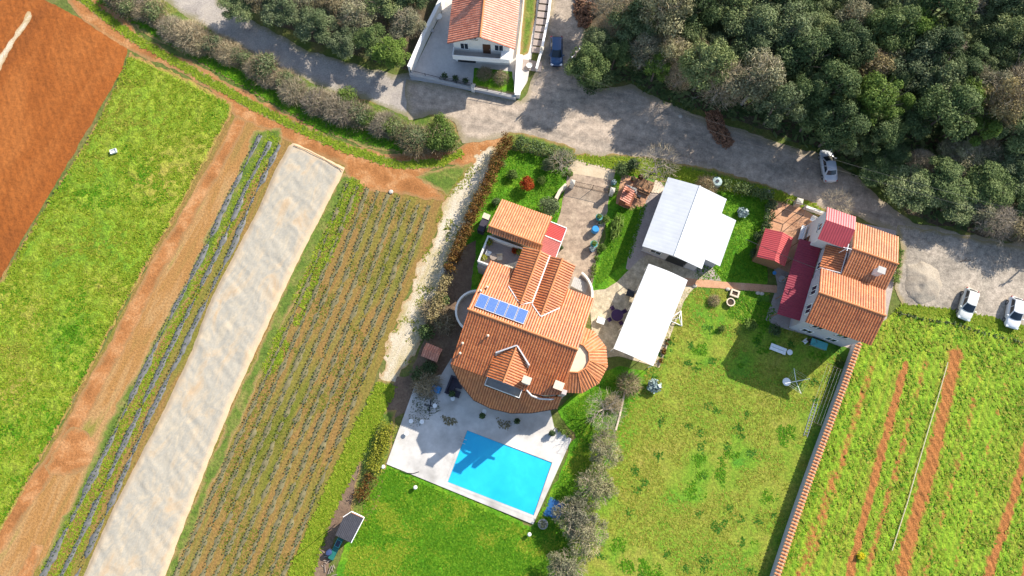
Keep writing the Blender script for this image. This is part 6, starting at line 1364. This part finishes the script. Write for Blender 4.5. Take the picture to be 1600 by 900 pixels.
# dry lawn
T = thing('stone_planter', 'square cream stone planter by the brick path', 'planter', P(1147, 459), R(-20)); g = MB().box(-.55, .55, -.45, -.25, 0, .4).box(-.55, .55, .25, .45, 0, .4).box(-.55, -.35, -.248, .248, 0, .4).box(.35, .55, -.248, .248, 0, .4); g.build('box', MAT['mortar_cream'], T); MB().box(-.348, .348, -.248, .248, 0, .28).build('soil', MAT['deck_soil'], T)
T = thing('stone_planter', 'round cream stone planter on the dry lawn', 'planter', P(1140, 473)); MB().lathe([(.42, 0), (.55, .5), (.42, .5), (.40, .38)], n=12).build('ring', MAT['mortar_cream'], T); MB().lathe([(.38, .30), (.38, .39)], n=12).build('soil', MAT['deck_soil'], T)
for u, v, lab in ((1085, 447, 'white stone at the left end of the brick path'), (1137, 452, 'white stone beside the square planter'), (1184, 458, 'left white stone at the right end of the brick path'), (1190, 459, 'right white stone at the right end of the brick path')):
    g = MB().lathe([(.15, 0), (.27, .08), (.22, .2), (.08, .26)], n=7); o_ = g.build('boulder', MAT['stone']); o_.location = P(u, v); o_.scale = (1.2, .9, 1); tag(o_, lab, 'stone')
T = thing('ladder_bench', 'white slatted bench in the shade of the right house', 'bench', P(1214, 546), R(-22)); MB().box(-1.0, 1.0, -.4, -.02, .42, .46).box(-1.0, 1.0, .02, .4, .42, .46).build('slat', MAT['white_plastic'], T)
for sx in (-.85, .85): MB().box(sx - .05, sx + .05, -.35, .35, 0, .42).build('leg', MAT['white_plastic'], T)
stool('white stool right of the slatted bench', P(1232, 551), .35, .45)
T = thing('clothes_dryer', 'white rotary clothes dryer with four arms', 'dryer', P(1237, 597), R(5)); MB().tube((0, 0, 0), (0, 0, 1.7), .05, .04, 8).build('pole', MAT['white_paint'], T)
for k in range(4):
    a = k * math.pi / 2 + .1; MB().tube((0, 0, 1.3), (math.cos(a) * 1.55, math.sin(a) * 1.55, 1.75), .035, .025, 6).build('arm', MAT['white_paint'], T)
g = MB()
for q_ in (.5, .8, 1.0): g.path([(math.cos(k * math.pi / 2 + .1) * 1.5 * q_, math.sin(k * math.pi / 2 + .1) * 1.5 * q_, 1.3 + .44 * q_) for k in (0, 1, 2, 3, 0)], .006, 4)
g.build('line', MAT['galvanised'], T)
T = thing('stool', 'round white stool under the rotary clothes dryer', 'stool', P(1227, 597)); MB().lathe([(.45, .4), (.5, .43), (.45, .47), (.2, .45)], n=16).build('seat', MAT['white_plastic'], T); MB().lathe([(.3, 0), (.15, .3), (.3, .4)], n=12).build('base', MAT['white_plastic'], T)
CLT = thing('clothes_line', 'clothes line with long parallel wires beside the tiled wall', 'clothes line', P(1272, 620)); a = P(1293, 575) - P(1272, 620); b = P(1262, 660) - P(1272, 620); dd = (b - a).normalized(); n_ = Vector((-dd.y, dd.x, 0))
for e_ in (a, b):
    g = MB(); g.tube(e_ + n_ * .9, e_ + n_ * .9 + Vector((0, 0, 1.8)), .022, .022, 6).tube(e_ - n_ * .9, e_ - n_ * .9 + Vector((0, 0, 1.8)), .022, .022, 6).tube(e_ + n_ * .9 + Vector((0, 0, 1.8)), e_ - n_ * .9 + Vector((0, 0, 1.8)), .022, .022, 6); g.build('support', MAT['rust_metal'], CLT)
g = MB()
for k in range(5): o_ = n_ * (-.8 + .4 * k) + Vector((0, 0, 1.82)); g.tube(a + o_, b + o_, .007, .007, 4)
g.build('line', MAT['galvanised'], CLT)
T = thing('ladder', 'grey ladder lying along the foot of the tiled wall', 'ladder', P(1268, 654)); g = MB(); a = P(1274, 630) - P(1268, 654); b = P(1258, 682) - P(1268, 654); dd = (b - a).normalized(); n_ = Vector((-dd.y, dd.x, 0)) * .22
for s_ in (-1, 1): g.tube(a + n_ * s_ + Vector((0, 0, .08)), b + n_ * s_ + Vector((0, 0, .08)), .035, .035, 6)
g.build('rail', MAT['galvanised'], T); g = MB()
for k in range(12): p_ = a.lerp(b, (k + .5) / 12) + Vector((0, 0, .08)); g.tube(p_ + n_, p_ - n_, .02, .02, 5)
g.build('rung', MAT['galvanised'], T)
# right house surroundings
stool('blue basin on the paving left of the maroon roof', P(1209, 427), .25, .3, 'basin', 'basin', 'blue_plastic'); pot('planter', 'grey round pot on the paving left of the maroon roof', P(1220, 437), .4, .5, 'concrete', 'leaf_grey', False)
T = thing('pergola', 'bare dark metal frame standing on the terracotta courtyard', 'frame', P(1233, 332), R(-20))
for x in (-1.2, 1.2):
    for y in (-.7, .7): MB().tube((x, y, 0), (x, y, 2.1), .05, .05, 6).build('post', MAT['rust_metal'], T)
g = MB().path([(-1.2, -.7, 2.1), (1.2, -.7, 2.1), (1.2, .7, 2.1), (-1.2, .7, 2.1), (-1.2, -.7, 2.1)], .05, 6); g.build('beam', MAT['rust_metal'], T)
chair_('white chair at the courtyard corner by the tower', P(1268, 344), R(-30), 'white_plastic', s=.6); table('small teal side table beside the tower', P(1266, 369), R(-20), .8, .5, .6, 'teal_plastic', 'galvanised')
T = thing('white_bench', 'long white bench against the tower wall', 'bench', Lr(-6.15, 4.4), A3); MB().box(-.25, .25, -1.0, 1.0, .42, .48).build('seat', MAT['white_plastic'], T); MB().box(.2, .27, -1.0, 1.0, .5, .95).build('backrest', MAT['white_plastic'], T)
for y in (-.85, .85): MB().box(-.2, .2, y - .04, y + .04, 0, .42).build('leg', MAT['white_plastic'], T)
chair_('white chair in the deep shade below the right house', P(1256, 534), R(40), 'white_plastic'); T = thing('wheelbarrow', 'small red brown wheelbarrow in the shade below the right house', 'wheelbarrow', P(1266, 534), R(20)); MB().add([(-.3, -.25, .3), (.3, -.25, .3), (.3, .25, .3), (-.3, .25, .3), (-.45, -.38, .6), (.5, -.38, .6), (.5, .38, .6), (-.45, .38, .6)], [(3, 2, 1, 0), (0, 1, 5, 4), (1, 2, 6, 5), (2, 3, 7, 6), (3, 0, 4, 7)]).build('tray', MAT['rust_metal'], T); MB().tube((.6, -.05, .18), (.6, .05, .18), .18, .18, 12).build('wheel', MAT['tyre'], T)
for s_ in (-1, 1): MB().tube((.6, s_ * .1, .2), (-1.0, s_ * .3, .55), .025, .025, 6).build('handle', MAT['timber'], T)
T = thing('covered_pool', 'light blue covered frame under the right house wall', 'cover', Lr(-.4, -8.6), A3); MB().box(-1.0, 1.0, -.5, .35, 0, .5).build('frame', MAT['galvanised'], T); MB().box(-1.02, 1.02, -.52, .37, .502, .56).build('cover', MAT['teal_plastic'], T)
# roof terrace of the villa
zt = 3.404
T = thing('sun_lounger', 'curved cream sun lounger on the villa roof terrace', 'sun lounger', Lv(-3.1, 6.9, zt), A0 + R(35)); MB().box(-1.0, .4, -.35, .35, .25, .4).build('mattress', MAT['cream_cushion'], T); MB().add([(.4, -.35, .25), (1.1, -.35, .7), (1.1, .35, .7), (.4, .35, .25), (.4, -.35, .4), (1.1, -.35, .85), (1.1, .35, .85), (.4, .35, .4)], [(0, 3, 2, 1), (4, 5, 6, 7), (0, 1, 5, 4), (2, 3, 7, 6), (1, 2, 6, 5), (3, 0, 4, 7)]).build('backrest', MAT['cream_cushion'], T)
for x in (-.9, .3): MB().box(x - .04, x + .04, -.3, .3, 0, .25).build('leg', MAT['dark_metal'], T)
chair_('cream cushioned chair in the middle of the roof terrace', Lv(-4.8, 7.4, zt), A0 + R(20), 'cream_cushion', s=.7); chair_('white chair at the left of the roof terrace', Lv(-6.2, 7.4, zt), A0 + R(90), 'white_plastic', s=.6)
table('brown round table on the roof terrace', Lv(-5.5, 7.2, zt), 0, .9, .9, .7, 'timber_grey', 'dark_metal', True)
for x, y, lab in ((-6.6, 8.6, 'green planter at the roof terrace top left corner'), (-6.6, 6.6, 'green planter at the roof terrace lower left corner'), (-2.75, 8.8, 'green planter at the roof terrace right corner')): pot('planter', lab, Lv(x, y, zt), .3, .5, 'concrete', 'leaf_yellowgreen', True, .42)
pot('planter', 'red flowering planter at the roof terrace parapet', Lv(-3.4, 8.75, zt), .3, .45, 'brick', 'leaf_red', True, .35)
g = MB().box(-.6, .6, -.4, .4, 0, .5); T = thing('storage_box', 'long dark box with pale lid beside the villa back wing', 'box', P(757, 352), R(-22)); MB().box(-.4, .4, -1.3, 1.0, 0, 1.5).build('body', MAT['sofa_cloth'], T); MB().box(-.45, .45, .4, 1.1, 1.502, 1.6).build('lid', MAT['mortar_cream'], T)
# top house yard
table('round white table in the top house yard', P(686, 30), 0, 1.0, 1.0, .72, 'white_plastic', 'white_plastic', True); table('second round white table against the yard wall', P(677, 34), 0, .9, .9, .7, 'white_plastic', 'white_plastic', True)
chair_('white chair below the yard tables', P(675, 42), R(70), 'white_plastic', s=.6); chair_('grey chair near the yard wall', P(675, 50), R(100), 'galvanised', s=.5)
pot('planter', 'white round pot on the landing of the garden steps', P(827, 104, .14), .36, .35, 'white_plastic', 'leaf_dark', False)
for k, (u, v, lab) in enumerate(((695, 122, 'row plant behind the yard railing, left one'), (712, 126, 'row plant behind the yard railing, middle one'), (728, 130, 'row plant behind the yard railing, right one'))): pot('planter', lab, P(u, v, .06), .3, .4, 'concrete', 'leaf_dark', True, .4)
# log piles and gravel heap
def logs(name, label, px, n, hgt, seed):
    rg = random.Random(seed); poly = PL(px); pts = inside_points(poly, n, np.random.default_rng(seed)); sd_ = sdist(pts[:, 0], pts[:, 1], poly); g = MB(); c = pts.mean(0)
    for (x, y), s_ in zip(pts, sd_):
        z = .1 + min(s_ / 1.0, 1) * hgt * rg.random(); a = rg.uniform(0, 6.28); L = rg.uniform(.2, .38); e_ = rg.uniform(-.5, .5); d = Vector((math.cos(a), math.sin(a), e_)) * L / 1.4
        p_ = Vector((x - c[0], y - c[1], z)); g.tube(p_ - d, p_ + d, rg.uniform(.06, .13), None, 5)
    o_ = g.build(name, MAT['log_wood']); o_.location = (c[0], c[1], .04); tag(o_, label, 'log pile')
logs('log_pile', 'brown heap of split logs at the top edge of the wood', [(898, -10), (935, -14), (930, 20), (918, 46), (904, 42), (897, 20)], 420, 1.0, 5)
logs('log_pile', 'reddish brown heap of split logs on the road below the wood', [(1102, 176), (1124, 172), (1132, 198), (1146, 224), (1134, 234), (1118, 222), (1106, 200)], 420, .9, 6)
def heap(X, Y, S): return .75 * np.minimum(S / 2.2, 1) ** .8 + .15 * fbm(X, Y, 1.0, 4, 12) * np.minimum(S, 1)
nat('gravel_pale', [(.3, C(.25, .21, .165)), (.5, C(.31, .265, .205)), (.7, C(.36, .31, .245))], .5, 6, .3, bump=.6, bdist=.06)
sheet('gravel_heap', PL([(1412, 440), (1418, 415), (1440, 408), (1466, 422), (1474, 446), (1462, 468), (1436, 476), (1418, 464)]), MAT['gravel_pale'], .05, step=.2, amp=.35, ns=1.0, seed=61, kind=None, label='low heap of grey gravel beside the right house', cat='gravel heap', disp=heap)
for u, v, rot, lab in ((1508, 408, .3, 'dark branch lying on the gravel yard'),):
    g = MB().path([(-.7, -.1, .06), (-.1, .05, .1), (.3, 0, .08), (.7, .15, .05)], .06, 6).path([(-.1, .05, .1), (.2, .35, .12)], .04, 5); o_ = g.build('branch', MAT['bark']); o_.location = P(u, v); tag(o_, lab, 'branch')
g = MB().path([tuple(P(u, v, .34)) for u, v in ((1481, 566), (1466, 620), (1448, 680), (1432, 735), (1418, 785), (1404, 828), (1394, 860))], .045, 6); tag(g.build('irrigation_pipe', MAT['mortar_cream']), 'long pale irrigation pipe along a row of the right field', 'pipe')
T = thing('crate', 'white crate lying in the green meadow', 'crate', P(178, 237, .3), R(20)); MB().box(-.4, .4, -.28, .28, 0, .04).box(-.4, .4, -.28, -.25, .042, .25).box(-.4, .4, .25, .28, .042, .25).box(-.4, -.37, -.248, .248, .042, .25).box(.37, .4, -.248, .248, .042, .25).build('crate', MAT['white_plastic'], T)
for u, v, lab in ((611, 300, 'pale stone in the bare earth by the crop beds'), (1200, 300, 'white road stone by the hall hedge'), (1063, 182, 'pale stone on the road near the log pile')):
    o_ = MB().lathe([(.2, 0), (.32, .08), (.25, .18), (.08, .22)], n=7).build('boulder', MAT['stone']); o_.location = P(u, v, .03); tag(o_, lab, 'stone')

# prototypes that found no place are removed
for _ps in PROTO.values():
    for _p in _ps:
        if _p.name not in USED:
            for _c in list(_p.children): bpy.data.objects.remove(_c)
            bpy.data.objects.remove(_p)
